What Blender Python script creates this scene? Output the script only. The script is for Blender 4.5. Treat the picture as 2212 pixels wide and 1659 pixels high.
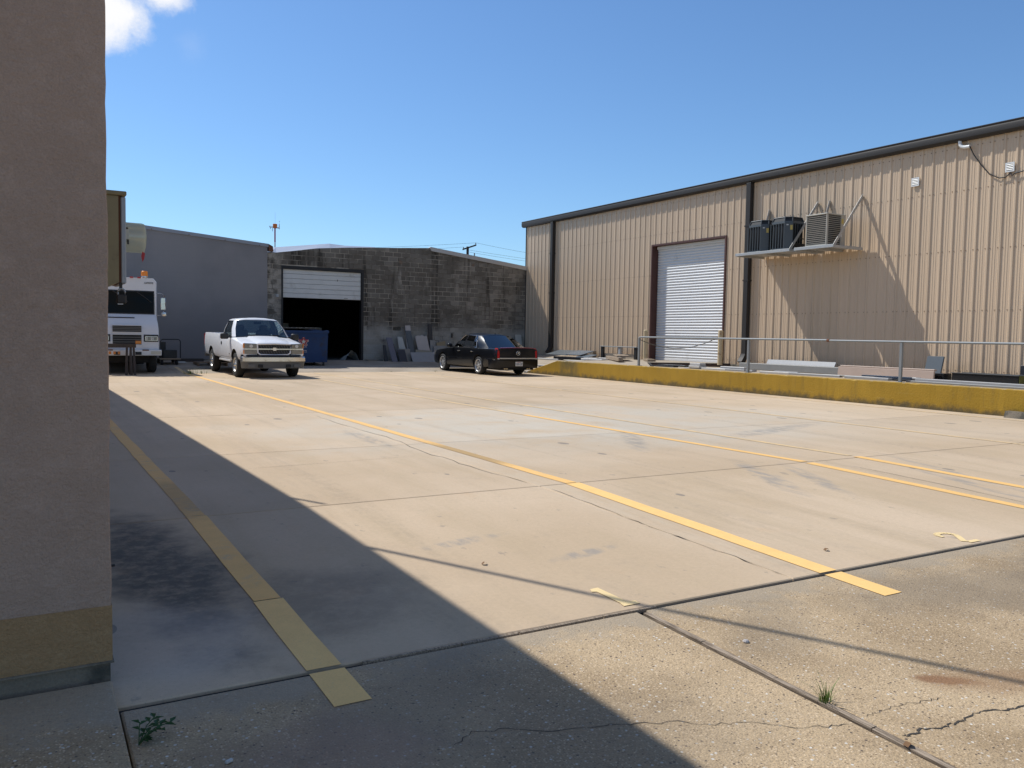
import bpy, bmesh, math, random
from math import radians, sin, cos, pi, sqrt, atan2
from mathutils import Vector, Matrix
rnd = random.Random(11)
for o in list(bpy.data.objects): bpy.data.objects.remove(o)
SC = bpy.context.scene
C = SC.collection

# ------------------------------------------------------------------ camera
YAW, PITCH, ROLL = radians(30.4), radians(-3.33), radians(1.01)
fw = Vector((sin(YAW)*cos(PITCH), cos(YAW)*cos(PITCH), sin(PITCH)))
rt = Vector((cos(YAW), -sin(YAW), 0)); up = rt.cross(fw)
Rv = rt*cos(ROLL) + up*sin(ROLL); Uv = up*cos(ROLL) - rt*sin(ROLL)
cd = bpy.data.cameras.new('camera'); cam = bpy.data.objects.new('camera', cd); C.objects.link(cam)
cd.sensor_width = 36; cd.lens = 36*1800/2212; cd.clip_start = .05; cd.clip_end = 6000
mw = Matrix((Rv, Uv, -fw)).transposed().to_4x4(); mw.translation = (0, 0, 1.45)
cam.matrix_world = mw
SC.camera = cam

# ------------------------------------------------------------------ sky and sun
SUN = Vector((-1, 2.0, 2.8)).normalized()          # towards the sun
EL = math.asin(SUN.z); AZ = atan2(SUN.x, SUN.y)
W = bpy.data.worlds.new('World'); SC.world = W; W.use_nodes = True
nt = W.node_tree; nt.nodes.clear()
wo = nt.nodes.new('ShaderNodeOutputWorld'); bg = nt.nodes.new('ShaderNodeBackground')
sky = nt.nodes.new('ShaderNodeTexSky'); sky.sky_type = 'NISHITA'; sky.sun_disc = False
sky.sun_elevation = EL; sky.sun_rotation = AZ; sky.altitude = 0
sky.air_density = 1.0; sky.dust_density = .25; sky.ozone_density = 3.0
bg.inputs['Strength'].default_value = .116
# a small cumulus high on the left of the lot: white where a noise field crosses a soft patch
tc = nt.nodes.new('ShaderNodeTexCoord')
def wn(t, **kw):
    n = nt.nodes.new(t)
    for k, v in kw.items(): setattr(n, k, v)
    return n
def wl(a, b): nt.links.new(a, b)
nz = wn('ShaderNodeTexNoise'); nz.inputs['Scale'].default_value = 13; nz.inputs['Detail'].default_value = 7; nz.inputs['Roughness'].default_value = .66
wl(tc.outputs['Generated'], nz.inputs['Vector'])
def cloudmask(cdir, radius, thr):
    d = wn('ShaderNodeVectorMath', operation='DISTANCE'); wl(tc.outputs['Generated'], d.inputs[0]); d.inputs[1].default_value = cdir
    a = wn('ShaderNodeMath', operation='MULTIPLY_ADD'); wl(d.outputs['Value'], a.inputs[0]); a.inputs[1].default_value = -1/radius; wl(nz.outputs['Fac'], a.inputs[2])
    r = wn('ShaderNodeMapRange', interpolation_type='SMOOTHSTEP'); wl(a.outputs[0], r.inputs['Value'])
    r.inputs['From Min'].default_value = thr; r.inputs['From Max'].default_value = thr+.42
    return r.outputs['Result']
m1 = cloudmask((.072, .945, .316), .086, -.13)
m2 = cloudmask((.155, .94, .298), .055, .09)
m3 = cloudmask((.125, .93, .35), .07, -.02)
mx = wn('ShaderNodeMath', operation='MAXIMUM'); wl(m1, mx.inputs[0]); wl(m3, mx.inputs[1])
m2b = wn('ShaderNodeMath', operation='MULTIPLY'); wl(m2, m2b.inputs[0]); m2b.inputs[1].default_value = .06
mx2 = wn('ShaderNodeMath', operation='MAXIMUM'); wl(mx.outputs[0], mx2.inputs[0]); wl(m2b.outputs[0], mx2.inputs[1])
mixw = wn('ShaderNodeMix', data_type='RGBA'); wl(mx2.outputs[0], mixw.inputs[0]); tint = wn('ShaderNodeMix', data_type='RGBA', blend_type='MULTIPLY'); tint.inputs[0].default_value = 1; wl(sky.outputs[0], tint.inputs[6]); tint.inputs[7].default_value = (.77, .985, 1.18, 1); wl(tint.outputs[2], mixw.inputs[6]); mixw.inputs[7].default_value = (8.6, 8.6, 8.7, 1)
# broken cumulus added over the unseen south and west sky to neutralise the blue fill (the parked car's rear window mirrors it); masked out in the north-east, where the camera looks
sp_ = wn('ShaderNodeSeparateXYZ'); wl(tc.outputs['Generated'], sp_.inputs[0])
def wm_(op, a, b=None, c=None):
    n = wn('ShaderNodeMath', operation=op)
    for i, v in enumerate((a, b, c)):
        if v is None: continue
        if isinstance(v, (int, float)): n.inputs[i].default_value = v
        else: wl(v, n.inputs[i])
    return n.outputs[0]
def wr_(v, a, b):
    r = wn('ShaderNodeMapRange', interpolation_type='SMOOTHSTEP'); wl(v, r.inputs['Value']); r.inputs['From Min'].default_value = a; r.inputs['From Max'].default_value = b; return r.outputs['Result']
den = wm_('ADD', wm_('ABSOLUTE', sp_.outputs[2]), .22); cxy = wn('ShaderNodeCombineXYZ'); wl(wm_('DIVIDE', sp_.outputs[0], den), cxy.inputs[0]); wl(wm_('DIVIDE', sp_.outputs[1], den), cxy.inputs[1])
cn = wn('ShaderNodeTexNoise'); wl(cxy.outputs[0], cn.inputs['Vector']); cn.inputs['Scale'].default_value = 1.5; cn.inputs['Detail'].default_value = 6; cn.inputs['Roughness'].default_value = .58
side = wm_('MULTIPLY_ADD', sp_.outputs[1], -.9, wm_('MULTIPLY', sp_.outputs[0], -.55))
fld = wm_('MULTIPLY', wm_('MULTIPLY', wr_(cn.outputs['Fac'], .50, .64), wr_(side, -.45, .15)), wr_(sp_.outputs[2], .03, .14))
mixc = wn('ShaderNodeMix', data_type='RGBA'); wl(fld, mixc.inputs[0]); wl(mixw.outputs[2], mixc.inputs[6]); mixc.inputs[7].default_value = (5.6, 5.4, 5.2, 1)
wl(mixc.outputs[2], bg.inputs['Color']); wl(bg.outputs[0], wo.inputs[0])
sd = bpy.data.lights.new('sun', 'SUN'); sun = bpy.data.objects.new('sun', sd); C.objects.link(sun)
sd.energy = 4.4; sd.angle = radians(.53); sd.color = (1, .985, .945)
sun.rotation_euler = (-SUN).to_track_quat('-Z', 'Y').to_euler(); sun.location = (-10, 20, 40)
vs = SC.view_settings; vs.view_transform = 'Standard'; vs.look = 'None'; vs.exposure = 0.0; vs.gamma = 1; vs.use_curve_mapping = False

# ------------------------------------------------------------------ mesh helpers
def V(*a): return Vector(a)
def box(bm, c, s, rz=0, rot=None, bev=0):
    m = Matrix.Translation(c) @ (rot if rot is not None else Matrix.Rotation(rz, 4, 'Z')) @ Matrix.Diagonal((s[0], s[1], s[2], 1))
    r = bmesh.ops.create_cube(bm, size=1, matrix=m)
    if bev:
        es = set(e for v in r['verts'] for e in v.link_edges)
        bmesh.ops.bevel(bm, geom=list(es), offset=bev, segments=1, affect='EDGES', profile=.5)
def bx(bm, x0, x1, y0, y1, z0, z1, bev=0): box(bm, ((x0+x1)/2, (y0+y1)/2, (z0+z1)/2), (x1-x0, y1-y0, z1-z0), bev=bev)
def cyl(bm, p0, p1, r0, r1=None, n=12, cap=True):
    p0, p1 = Vector(p0), Vector(p1); r1 = r0 if r1 is None else r1
    q = (p1-p0).to_track_quat('Z', 'Y')
    rings = []
    for p, r in ((p0, r0), (p1, r1)):
        rings.append([bm.verts.new(p + q @ V(r*cos(2*pi*i/n), r*sin(2*pi*i/n), 0)) for i in range(n)])
    for i in range(n): bm.faces.new((rings[0][i], rings[0][(i+1) % n], rings[1][(i+1) % n], rings[1][i]))
    if cap: bm.faces.new(rings[0][::-1]); bm.faces.new(rings[1])
def tube(bm, pts, r, n=8):
    pts = [Vector(p) for p in pts]; rings = []
    rs = r if isinstance(r, (list, tuple)) else [r]*len(pts)
    for i, p in enumerate(pts):
        t = (pts[min(i+1, len(pts)-1)] - pts[max(i-1, 0)]).normalized()
        a = t.cross(V(0, 0, 1));  a = t.cross(V(1, 0, 0)) if a.length < .05 else a
        a.normalize(); b = a.cross(t)
        rings.append([bm.verts.new(p + (a*cos(2*pi*k/n) + b*sin(2*pi*k/n))*rs[i]) for k in range(n)])
    for A, B in zip(rings, rings[1:]):
        for k in range(n): bm.faces.new((A[k], A[(k+1) % n], B[(k+1) % n], B[k]))
    bm.faces.new(rings[0][::-1]); bm.faces.new(rings[-1])
def loft(bm, rings, closed=True, cap=True):
    R = [[bm.verts.new(p) for p in r] for r in rings]; n = len(R[0]); fs = []
    for A, B in zip(R, R[1:]):
        for k in range(n if closed else n-1): fs.append(bm.faces.new((A[k], A[(k+1) % n], B[(k+1) % n], B[k])))
    if cap and closed: bm.faces.new(R[0][::-1]); bm.faces.new(R[-1])
    return fs
def prism(bm, poly, d, f=lambda u, v, w: (u, v, w)):
    """poly in (u, v), thickness from d[0] to d[1] along w; f maps to xyz"""
    A = [bm.verts.new(f(u, v, d[0])) for u, v in poly]; B = [bm.verts.new(f(u, v, d[1])) for u, v in poly]; n = len(poly)
    bm.faces.new(A[::-1]); bm.faces.new(B)
    for i in range(n): bm.faces.new((A[i], A[(i+1) % n], B[(i+1) % n], B[i]))
XZ = lambda u, v, w: (u, w, v)      # u=x v=z w=y
YZ = lambda u, v, w: (w, u, v)      # u=y v=z w=x
def lathe(bm, prof, n=24, M=Matrix.Identity(4), cap=False):
    """prof (r, h) turned about local z"""
    R = []
    for r, h in prof: R.append([bm.verts.new(M @ V(r*cos(2*pi*i/n), r*sin(2*pi*i/n), h)) for i in range(n)])
    for A, B in zip(R, R[1:]):
        for k in range(n): bm.faces.new((A[k], A[(k+1) % n], B[(k+1) % n], B[k]))
    if cap: bm.faces.new(R[0][::-1]); bm.faces.new(R[-1])
def wm(o):
    m = o.matrix_basis.copy()
    if o.parent: m = wm(o.parent) @ o.matrix_parent_inverse @ m
    return m
def finish(bm, name, smooth=0):
    bmesh.ops.recalc_face_normals(bm, faces=bm.faces)
    me = bpy.data.meshes.new(name); bm.to_mesh(me); bm.free()
    if smooth:
        for p in me.polygons: p.use_smooth = True
        me.set_sharp_from_angle(angle=radians(smooth))
    return me
def obj(name, bm, mat, parent=None, smooth=0, world=True, label=None):
    me = bm if isinstance(bm, bpy.types.Mesh) else finish(bm, name, smooth)
    if mat and not me.materials:
        for m in (mat if isinstance(mat, (list, tuple)) else [mat]): me.materials.append(m)
    o = bpy.data.objects.new(name, me); C.objects.link(o)
    if parent:
        o.parent = parent
        if world: o.matrix_parent_inverse = wm(parent).inverted()
    if label: o['label'] = label
    return o
def tag(o, label=None, cat=None, group=None, kind=None):
    for k, v in (('label', label), ('category', cat), ('group', group), ('kind', kind or ('thing' if cat else None))):
        if v: o[k] = v
    return o
def thing(name, label, cat, loc=(0, 0, 0), rz=0, group=None):
    o = bpy.data.objects.new(name, None); C.objects.link(o); o.location = loc; o.rotation_euler = (0, 0, rz); o.empty_display_size = .2
    return tag(o, label, cat, group)
def B(): return bmesh.new()
def part(name, mat, parent, fn, smooth=0, world=True, label=None):
    bm = B(); fn(bm); return obj(name, bm, mat, parent, smooth, world, label)
def evalmesh(o):
    dg = bpy.context.evaluated_depsgraph_get(); dg.update()
    return bpy.data.meshes.new_from_object(o.evaluated_get(dg))
def boolcut(bm, cutter_bm, name='cut'):
    """exact difference of two closed meshes, returned as bmesh"""
    ma = finish(bm, 'a'); mb = finish(cutter_bm, 'b')
    a = bpy.data.objects.new('a', ma); b = bpy.data.objects.new('b', mb); C.objects.link(a); C.objects.link(b)
    md = a.modifiers.new('x', 'BOOLEAN'); md.object = b; md.operation = 'DIFFERENCE'; md.solver = 'EXACT'
    me = evalmesh(a); out = B(); out.from_mesh(me)
    for o in (a, b): bpy.data.objects.remove(o)
    for m in (ma, mb, me): bpy.data.meshes.remove(m)
    return out
def text_mesh(s, size, depth=.002, sx=1.0):
    cu = bpy.data.curves.new('t', 'FONT'); cu.body = s; cu.size = size; cu.extrude = depth; cu.align_x = 'CENTER'; cu.align_y = 'CENTER'
    o = bpy.data.objects.new('t', cu); C.objects.link(o); me = evalmesh(o); bpy.data.objects.remove(o); bpy.data.curves.remove(cu)
    for v in me.vertices: v.co.x *= sx
    return me
def zg(y):
    return .03*(y-6.75) if y < 6.75 else (0 if y < 29.4 else .05*(y-29.4))

# ------------------------------------------------------------------ material helpers
class NT:
    def __init__(s, name):
        s.m = bpy.data.materials.new(name); s.m.use_nodes = True; s.t = s.m.node_tree; s.t.nodes.clear()
        s.out = s.n('ShaderNodeOutputMaterial'); s.b = s.n('ShaderNodeBsdfPrincipled'); s.l(s.b.outputs[0], s.out.inputs[0])
        s.pos = s.n('ShaderNodeNewGeometry').outputs['Position']
    def n(s, t, **k):
        x = s.t.nodes.new(t)
        for a, v in k.items(): setattr(x, a, v)
        return x
    def l(s, a, b): s.t.links.new(a, b)
    def put(s, i, v):
        if hasattr(v, 'is_linked') or isinstance(v, bpy.types.NodeSocket): s.l(v, i)
        elif v is not None:
            if isinstance(v, tuple) and len(v) == 3 and i.type == 'RGBA': v = v+(1,)
            i.default_value = v
    def math(s, op, a, b=None, c=None, clamp=False):
        x = s.n('ShaderNodeMath', operation=op, use_clamp=clamp); s.put(x.inputs[0], a); s.put(x.inputs[1], b); s.put(x.inputs[2], c); return x.outputs[0]
    def map(s, vec, sc=(1, 1, 1), loc=(0, 0, 0), rot=(0, 0, 0)):
        x = s.n('ShaderNodeMapping'); s.put(x.inputs[0], vec); x.inputs['Scale'].default_value = sc; x.inputs['Location'].default_value = loc; x.inputs['Rotation'].default_value = rot; return x.outputs[0]
    def noise(s, vec, sc, det=4, rough=.55, color=False):
        key = (id(vec) if vec is not s.pos else 0, sc, det, rough, color); s.keep = getattr(s, 'keep', []); s.cache = getattr(s, 'cache', {})
        if key in s.cache: return s.cache[key]
        s.keep.append(vec); s.cache[key] = r = s._noise(vec, sc, det, rough, color); return r
    def _noise(s, vec, sc, det=4, rough=.55, color=False):
        x = s.n('ShaderNodeTexNoise'); s.put(x.inputs['Vector'], vec); x.inputs['Scale'].default_value = sc; x.inputs['Detail'].default_value = det; x.inputs['Roughness'].default_value = rough
        return x.outputs['Color' if color else 'Fac']
    def vor(s, vec, sc, out='Distance', feat='F1', rand=1):
        x = s.n('ShaderNodeTexVoronoi', feature=feat); s.put(x.inputs['Vector'], vec); x.inputs['Scale'].default_value = sc; x.inputs['Randomness'].default_value = rand; return x.outputs[out]
    def rng(s, v, a, b, c=0., d=1.):
        x = s.n('ShaderNodeMapRange', interpolation_type='SMOOTHSTEP' if a < b else 'SMOOTHSTEP'); s.put(x.inputs[0], v)
        if a > b: a, b, c, d = b, a, d, c
        x.inputs[1].default_value = a; x.inputs[2].default_value = b; x.inputs[3].default_value = c; x.inputs[4].default_value = d; return x.outputs[0]
    def mix(s, f, a, b, mode='MIX'):
        x = s.n('ShaderNodeMix', data_type='RGBA', blend_type=mode); s.put(x.inputs[0], f); s.put(x.inputs[6], a); s.put(x.inputs[7], b); return x.outputs[2]
    def scale(s, col, f):
        return s.mix(1., col, s.comb(f), 'MULTIPLY')
    def comb(s, f):
        x = s.n('ShaderNodeCombineColor'); [s.put(x.inputs[i], f) for i in range(3)]; return x.outputs[0]
    def orand(s): return s.n('ShaderNodeObjectInfo').outputs['Random']
    def sep(s, v):
        x = s.n('ShaderNodeSeparateXYZ'); s.put(x.inputs[0], v); return x.outputs
    def ell(s, cx, cy, rx, ry, rot=0, wob=.35, wsc=2.5, soft=.5, pos=None):
        """1 inside a ragged ellipse on the ground, 0 outside"""
        p = s.map(pos or s.pos, (1, 1, 0), (-cx, -cy, 0))
        p = s.map(p, (1/rx, 1/ry, 1), (0, 0, 0), (0, 0, -rot)) if not rot else s.map(s.map(p, (1, 1, 1), (0, 0, 0), (0, 0, -rot)), (1/rx, 1/ry, 1))
        d = s.n('ShaderNodeVectorMath', operation='LENGTH'); s.put(d.inputs[0], p)
        nz = s.noise(s.pos, wsc, 5, .6)
        v = s.math('MULTIPLY_ADD', nz, wob*2, s.math('ADD', d.outputs['Value'], -wob))
        return s.rng(v, 1+soft*.5, 1-soft*.5)
    def bump(s, h, strength=.3, dist=.01):
        x = s.n('ShaderNodeBump'); s.put(x.inputs['Height'], h); x.inputs['Strength'].default_value = strength; x.inputs['Distance'].default_value = dist; s.l(x.outputs[0], s.b.inputs['Normal'])
    def done(s, col, rough=.7, metal=0, spec=.5):
        s.put(s.b.inputs['Base Color'], col); s.put(s.b.inputs['Roughness'], rough); s.put(s.b.inputs['Metallic'], metal); s.put(s.b.inputs['Specular IOR Level'], spec)
        return s.m
def mat(name, col, rough=.6, metal=0, var=.12, vs_=2.0, fine=.06, bump=0, bsc=60, orand=0, spec=.5, dirt=None, dsc=1.2, dthr=(.52, .75)):
    k = NT(name)
    f = k.math('MULTIPLY_ADD', k.noise(k.pos, vs_, 5), 2*var, 1-var)
    if fine: f = k.math('MULTIPLY', f, k.math('MULTIPLY_ADD', k.noise(k.pos, vs_*22, 3), 2*fine, 1-fine))
    if orand: f = k.math('MULTIPLY', f, k.math('MULTIPLY_ADD', k.orand(), 2*orand, 1-orand))
    c = k.scale(tuple(col), f)
    if dirt: c = k.mix(k.rng(k.noise(k.pos, dsc, 7, .65), *dthr), c, dirt)
    if bump: k.bump(k.noise(k.pos, bsc, 4), bump, .01)
    return k.done(c, rough, metal, spec)
def emis(name, col, st):
    k = NT(name); k.put(k.b.inputs['Emission Color'], col+(1,)); k.b.inputs['Emission Strength'].default_value = st; return k.done(col)
def glass(name, tint, refl=.08, rough=.02):
    k = NT(name); k.t.nodes.remove(k.b)
    t = k.n('ShaderNodeBsdfTransparent'); t.inputs[0].default_value = tint+(1,)
    g = k.n('ShaderNodeBsdfGlossy'); g.inputs['Roughness'].default_value = rough; g.inputs[0].default_value = (1, 1, 1, 1)
    fr = k.n('ShaderNodeFresnel'); fr.inputs[0].default_value = 1.5
    f = k.math('MULTIPLY_ADD', fr.outputs[0], 1.0, refl, clamp=True)
    mx_ = k.n('ShaderNodeMixShader'); k.l(f, mx_.inputs[0]); k.l(t.outputs[0], mx_.inputs[1]); k.l(g.outputs[0], mx_.inputs[2]); k.l(mx_.outputs[0], k.out.inputs[0])
    return k.m

# --- ground materials
def m_lot():
    k = NT('lot_concrete'); p = k.pos
    c = k.mix(k.rng(k.noise(p, .35, 6), .35, .65), (.485, .362, .235), (.555, .425, .29))
    c = k.mix(k.rng(k.noise(k.map(p, (2.2, .35, 1)), .8, 6, .6), .42, .75, 0, .5), c, (.41, .31, .19))
    pale = k.math('MULTIPLY', k.ell(8.2, 11.6, 4.8, 3.2, 0, .55, .5, .8), k.rng(k.noise(p, 1.1, 6, .6), .3, .62, .2, .9))
    c = k.mix(pale, c, (.50, .44, .35))
    c = k.mix(k.math('MULTIPLY', k.ell(13.4, 10.5, 4.2, 3.6, 0, .6, .4, .9), .35), c, (.53, .44, .33))
    # dull sweeps where tyres have passed, and drips
    brk = k.rng(k.noise(k.map(p, (3.5, .8, 1)), 3, 6, .65), .38, .62)
    for a in ((6.9, 6.3, .9, .13, 1.1), (7.3, 6.0, .8, .10, 1.1), (7.4, 9.2, .9, .14, 1.0), (8.75, 5.2, 1.0, .09, 1.25), (9.2, 5.6, 1.1, .07, 1.25), (4.05, 10.8, .9, .12, 1.55), (2.7, 5.3, .35, .07, .2), (3.4, 4.7, .3, .06, .2), (10.4, 9.4, 1.5, .2, .3)):
        c = k.mix(k.math('MULTIPLY', k.math('MULTIPLY', k.ell(a[0], a[1], a[2], a[3], a[4], .5, 4, .9), brk), .62), c, (.25, .235, .215))
    # pale lime bloom beside the long crack
    lime = k.math('MULTIPLY', k.ell(4.42, 10.5, .22, 6.5, 0, .7, 2.4, .9), brk)
    c = k.mix(k.math('MULTIPLY', lime, .25), c, (.54, .47, .36))
    st = k.math('MAXIMUM', k.ell(.72, 5.55, .36, 1.25, .1, .9, 2.4, 1.2), k.math('MULTIPLY', k.ell(1.35, 4.6, .55, .5, .4, .8, 2.4, 1.2), .5))
    c = k.mix(k.math('MULTIPLY', st, k.rng(k.noise(p, 9, 7, .7), .3, .6, .55, .92)), c, (.085, .075, .06))
    c = k.mix(k.math('MULTIPLY', k.ell(.5, 4.3, .5, .5, 0, .4, 3, .9), .35), c, (.36, .35, .34))
    v = k.n('ShaderNodeTexVoronoi'); k.put(v.inputs['Vector'], k.map(p, (1.3, .75, 0))); v.inputs['Scale'].default_value = 1.7
    sp = k.math('MULTIPLY', k.math('LESS_THAN', v.outputs['Distance'], k.math('MULTIPLY', k.sep(v.outputs['Color'])[0], .15)), k.math('GREATER_THAN', k.sep(v.outputs['Color'])[1], .35))
    sp2 = k.math('MULTIPLY', k.rng(k.noise(k.map(p, (1, .6, 1)), 7, 4, .6), .66, .72), .6)
    c = k.mix(k.math('MULTIPLY', k.math('MAXIMUM', sp, sp2), .62), c, (.15, .14, .13))
    c = k.mix(k.rng(k.noise(p, 2.6, 8, .7), .55, .8, 0, .38), c, (.29, .235, .175))
    c = k.mix(k.rng(k.noise(k.map(p, (1, 1, 1), (31, 7, 0)), 1.7, 6, .62), .60, .8, 0, .35), c, (.50, .33, .19))
    trk = k.math('MULTIPLY', k.rng(k.noise(k.map(p, (1.1, .05, 1), (5, 0, 0)), 1.6, 7, .72), .50, .66, 0, .30), k.rng(k.noise(p, 11, 7, .75), .35, .6))
    c = k.mix(trk, c, (.27, .215, .155))
    grit = k.math('MULTIPLY', k.rng(k.vor(p, 70), .22, .10), k.math('GREATER_THAN', k.noise(p, 3, 4), .47))
    c = k.mix(k.math('MULTIPLY', grit, .45), c, (.24, .19, .14))
    c = k.scale(c, k.math('MULTIPLY_ADD', k.orand(), .12, .94))
    c = k.scale(c, k.math('MULTIPLY_ADD', k.noise(p, 34, 6, .8), .36, .84))
    k.bump(k.noise(p, 90, 4, .7), .16, .006)
    return k.done(c, .82, 0, .3)
def m_back():
    k = NT('worn_back_slab'); p = k.pos
    c = k.mix(k.rng(k.noise(p, .7, 7), .35, .65), (.30, .245, .185), (.40, .335, .26))
    c = k.mix(k.rng(k.noise(p, 2.4, 8, .7), .55, .8, 0, .7), c, (.13, .115, .10))
    c = k.scale(c, k.math('MULTIPLY_ADD', k.noise(p, 30, 4, .7), .3, .85))
    return k.done(c, .85, 0, .3)
def m_apron():
    k = NT('exposed_aggregate'); p = k.pos
    w = k.map(p, (1, 1, 1))
    v = k.n('ShaderNodeTexVoronoi'); k.put(v.inputs['Vector'], w); v.inputs['Scale'].default_value = 95
    v2 = k.n('ShaderNodeTexVoronoi'); k.put(v2.inputs['Vector'], w); v2.inputs['Scale'].default_value = 44
    base = k.mix(k.rng(k.noise(p, 1.3, 6), .35, .65), (.345, .245, .14), (.49, .36, .215))
    base = k.scale(base, k.math('MULTIPLY_ADD', k.noise(p, 110, 4, .75), 1.5, .25))
    r = k.sep(v.outputs['Color'])
    ston = k.mix(r[0], (.13, .08, .045), (.74, .57, .38))
    c = k.mix(k.math('MULTIPLY', k.rng(v.outputs['Distance'], .55, .2), k.rng(r[1], .25, .5, 0, .95)), base, ston)
    r2 = k.sep(v2.outputs['Color'])
    c = k.mix(k.math('MULTIPLY', k.rng(v2.outputs['Distance'], .32, .2), k.math('GREATER_THAN', r2[1], .80)), c, k.mix(r2[0], (.45, .37, .28), (.72, .68, .60)))
    c = k.mix(k.math('MULTIPLY', k.rng(v2.outputs['Distance'], .3, .2), k.math('LESS_THAN', r2[1], .12)), c, (.10, .075, .06))
    # thin grout smears along the joint, dark grime patches, a rust mark
    gm = k.rng(k.math('MULTIPLY_ADD', k.noise(p, 3.2, 6, .65), .9, k.sep(p)[1]), 3.78, 4.0)
    c = k.mix(k.math('MULTIPLY', gm, .8), c, k.scale((.36, .29, .205), k.math('MULTIPLY_ADD', k.noise(p, 50, 4), .4, .8)))
    for a in ((5.4, 2.95, 1.1, .42, -.25, .55), (6.6, 3.1, .7, .3, 0, .5), (1.5, 3.2, .55, .3, .4, .5), (1.9, 2.5, .7, .4, 0, .35), (.9, 2.7, .5, .5, 0, .3), (3.5, 3.1, .5, .2, .6, .35)):
        c = k.mix(k.math('MULTIPLY', k.ell(a[0], a[1], a[2], a[3], a[4], .8, 2.4, 1.1), a[5]), c, (.20, .16, .115))
    c = k.mix(k.math('MULTIPLY', k.ell(3.72, 2.27, .13, .045, -.6, .6, 9, .9), .8), c, (.22, .10, .045))
    c = k.mix(k.math('MULTIPLY', k.ell(3.95, 2.15, .32, .12, -.4, .6, 5, .9), .5), c, (.27, .15, .075))
    c = k.mix(k.math('MULTIPLY', k.ell(.95, 2.9, .35, .3, 0, .6, 4, .9), .35), c, (.34, .22, .17))
    c = k.mix(k.rng(k.noise(p, 5, 7, .7), .55, .8, 0, .5), c, (.17, .125, .08))
    k.bump(k.math('SUBTRACT', k.noise(p, 130, 3), k.math('MULTIPLY', v.outputs['Distance'], .7)), .55, .006)
    return k.done(c, .85, 0, .3)
def m_yellow(name, base, wear):
    k = NT(name); p = k.pos
    f = k.math('MULTIPLY_ADD', k.noise(p, 7, 6, .6), .24, .88)
    c = k.scale(base, k.math('MULTIPLY', f, k.math('MULTIPLY_ADD', k.noise(p, 110, 3, .7), .3, .85)))
    c = k.mix(k.math('MULTIPLY', k.rng(k.noise(p, 2.0, 8, .7), wear-.08, wear+.12), k.rng(k.noise(p, 26, 7, .75), .40, .52, .15, .95)), c, (.53, .405, .255))
    c = k.mix(k.rng(k.noise(p, 40, 6, .8), .60, .68, 0, .6), c, (.52, .40, .25))
    c = k.mix(k.math('MULTIPLY', k.ell(4.66, 9.0, .35, .9, 0, .5, 4, .9), .62), c, (.22, .17, .10))
    c = k.mix(k.math('MULTIPLY', k.ell(1.13, 7.6, .3, .8, 0, .5, 6, .9), .42), c, (.20, .15, .08))
    return k.done(c, .75, 0, .3)
M_lot, M_back, M_apron = m_lot(), m_back(), m_apron()
M_yel = m_yellow('yellow_paint', (.82, .49, .17), .60); M_yelw = m_yellow('yellow_paint_worn', (.74, .52, .26), .44); M_yelf = m_yellow('yellow_paint_fresh', (.88, .55, .20), .70); M_num = m_yellow('pale_yellow_paint', (.80, .60, .30), .75)
M_filler = mat('joint_filler', (.035, .03, .026), .9, var=.3)
M_earth = mat('earth', (.16, .14, .11), .9)
def m_grain(name, base, dk):
    k = NT(name); g = k.noise(k.map(k.pos, (1, .06, 1)), 120, 5, .7)
    c = k.mix(k.rng(g, .35, .65), dk, base); c = k.scale(c, k.math('MULTIPLY_ADD', k.noise(k.pos, 6, 5), .5, .75)); k.bump(g, .6, .006)
    return k.done(c, .85, 0, .2)
M_wood = m_grain('weathered_wood', (.42, .33, .24), (.16, .12, .085))
M_crack = mat('crack_dark', (.05, .042, .035), .95, var=.4, vs_=8)

# ================================================================== ground
bm = B(); S_ = 2600
vs4 = [bm.verts.new(p) for p in ((-S_, -S_, -.9), (S_, -S_, -.9), (S_, S_, -.9), (-S_, S_, -.9))]; bm.faces.new(vs4)
tag(obj('ground', bm, M_earth), kind='structure')
bm = B(); rows = []
for y in (-16, 6.75, 29.4, 34.7): rows.append([bm.verts.new((x, y, zg(y)-.11)) for x in (-14, 26)])
for a, b in zip(rows, rows[1:]): bm.faces.new((a[0], a[1], b[1], b[0]))
LOT = tag(obj('parking_lot', bm, M_filler), kind='structure')
def slabpiece(name, x0, x1, y0, y1, m, parent, dz=0, th=.14):
    bm = B(); pts = [(x0, y0), (x1, y0), (x1, y1), (x0, y1)]
    ins = .008; top = [bm.verts.new((x+(ins if x == x0 else -ins), y+(ins if y == y0 else -ins), zg(y)+dz)) for x, y in pts]
    mid = [bm.verts.new((x, y, zg(y)+dz-.006)) for x, y in pts]; bot = [bm.verts.new((x, y, zg(y)+dz-th)) for x, y in pts]
    bm.faces.new(top); bm.faces.new(bot[::-1])
    for A, Bq in ((top, mid), (mid, bot)):
        for i in range(4): bm.faces.new((A[i], Bq[i], Bq[(i+1) % 4], A[(i+1) % 4]))
    return obj(name, bm, m, parent)
XJ = [-8, 4.29, 8.22, 12.72, 17.06]; YJ = [3.66, 6.75, 10.05, 14.7, 20.1, 24.9, 29.4]
for i in range(4):
    for j in range(6):
        g = .003
        gy0 = .007 if YJ[j] == 6.75 else .003; gy1 = .007 if YJ[j+1] == 6.75 else .003
        slabpiece('slab', XJ[i]+g, XJ[i+1]-g, YJ[j]+gy0, YJ[j+1]-gy1, M_lot, LOT)
for i, (a, b) in enumerate(((-14, 4.4), (4.4, 10.2), (10.2, 17.05))): slabpiece('slab', a+.004, b-.004, 29.415, 34.6, M_back, LOT)
APR = [(.318, 2.968), (3.032, 9.5), (9.52, 17.05), (17.06, 26)]
for a, b in APR: slabpiece('apron_slab', a, b, -14, 3.618, M_apron, LOT)
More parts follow.
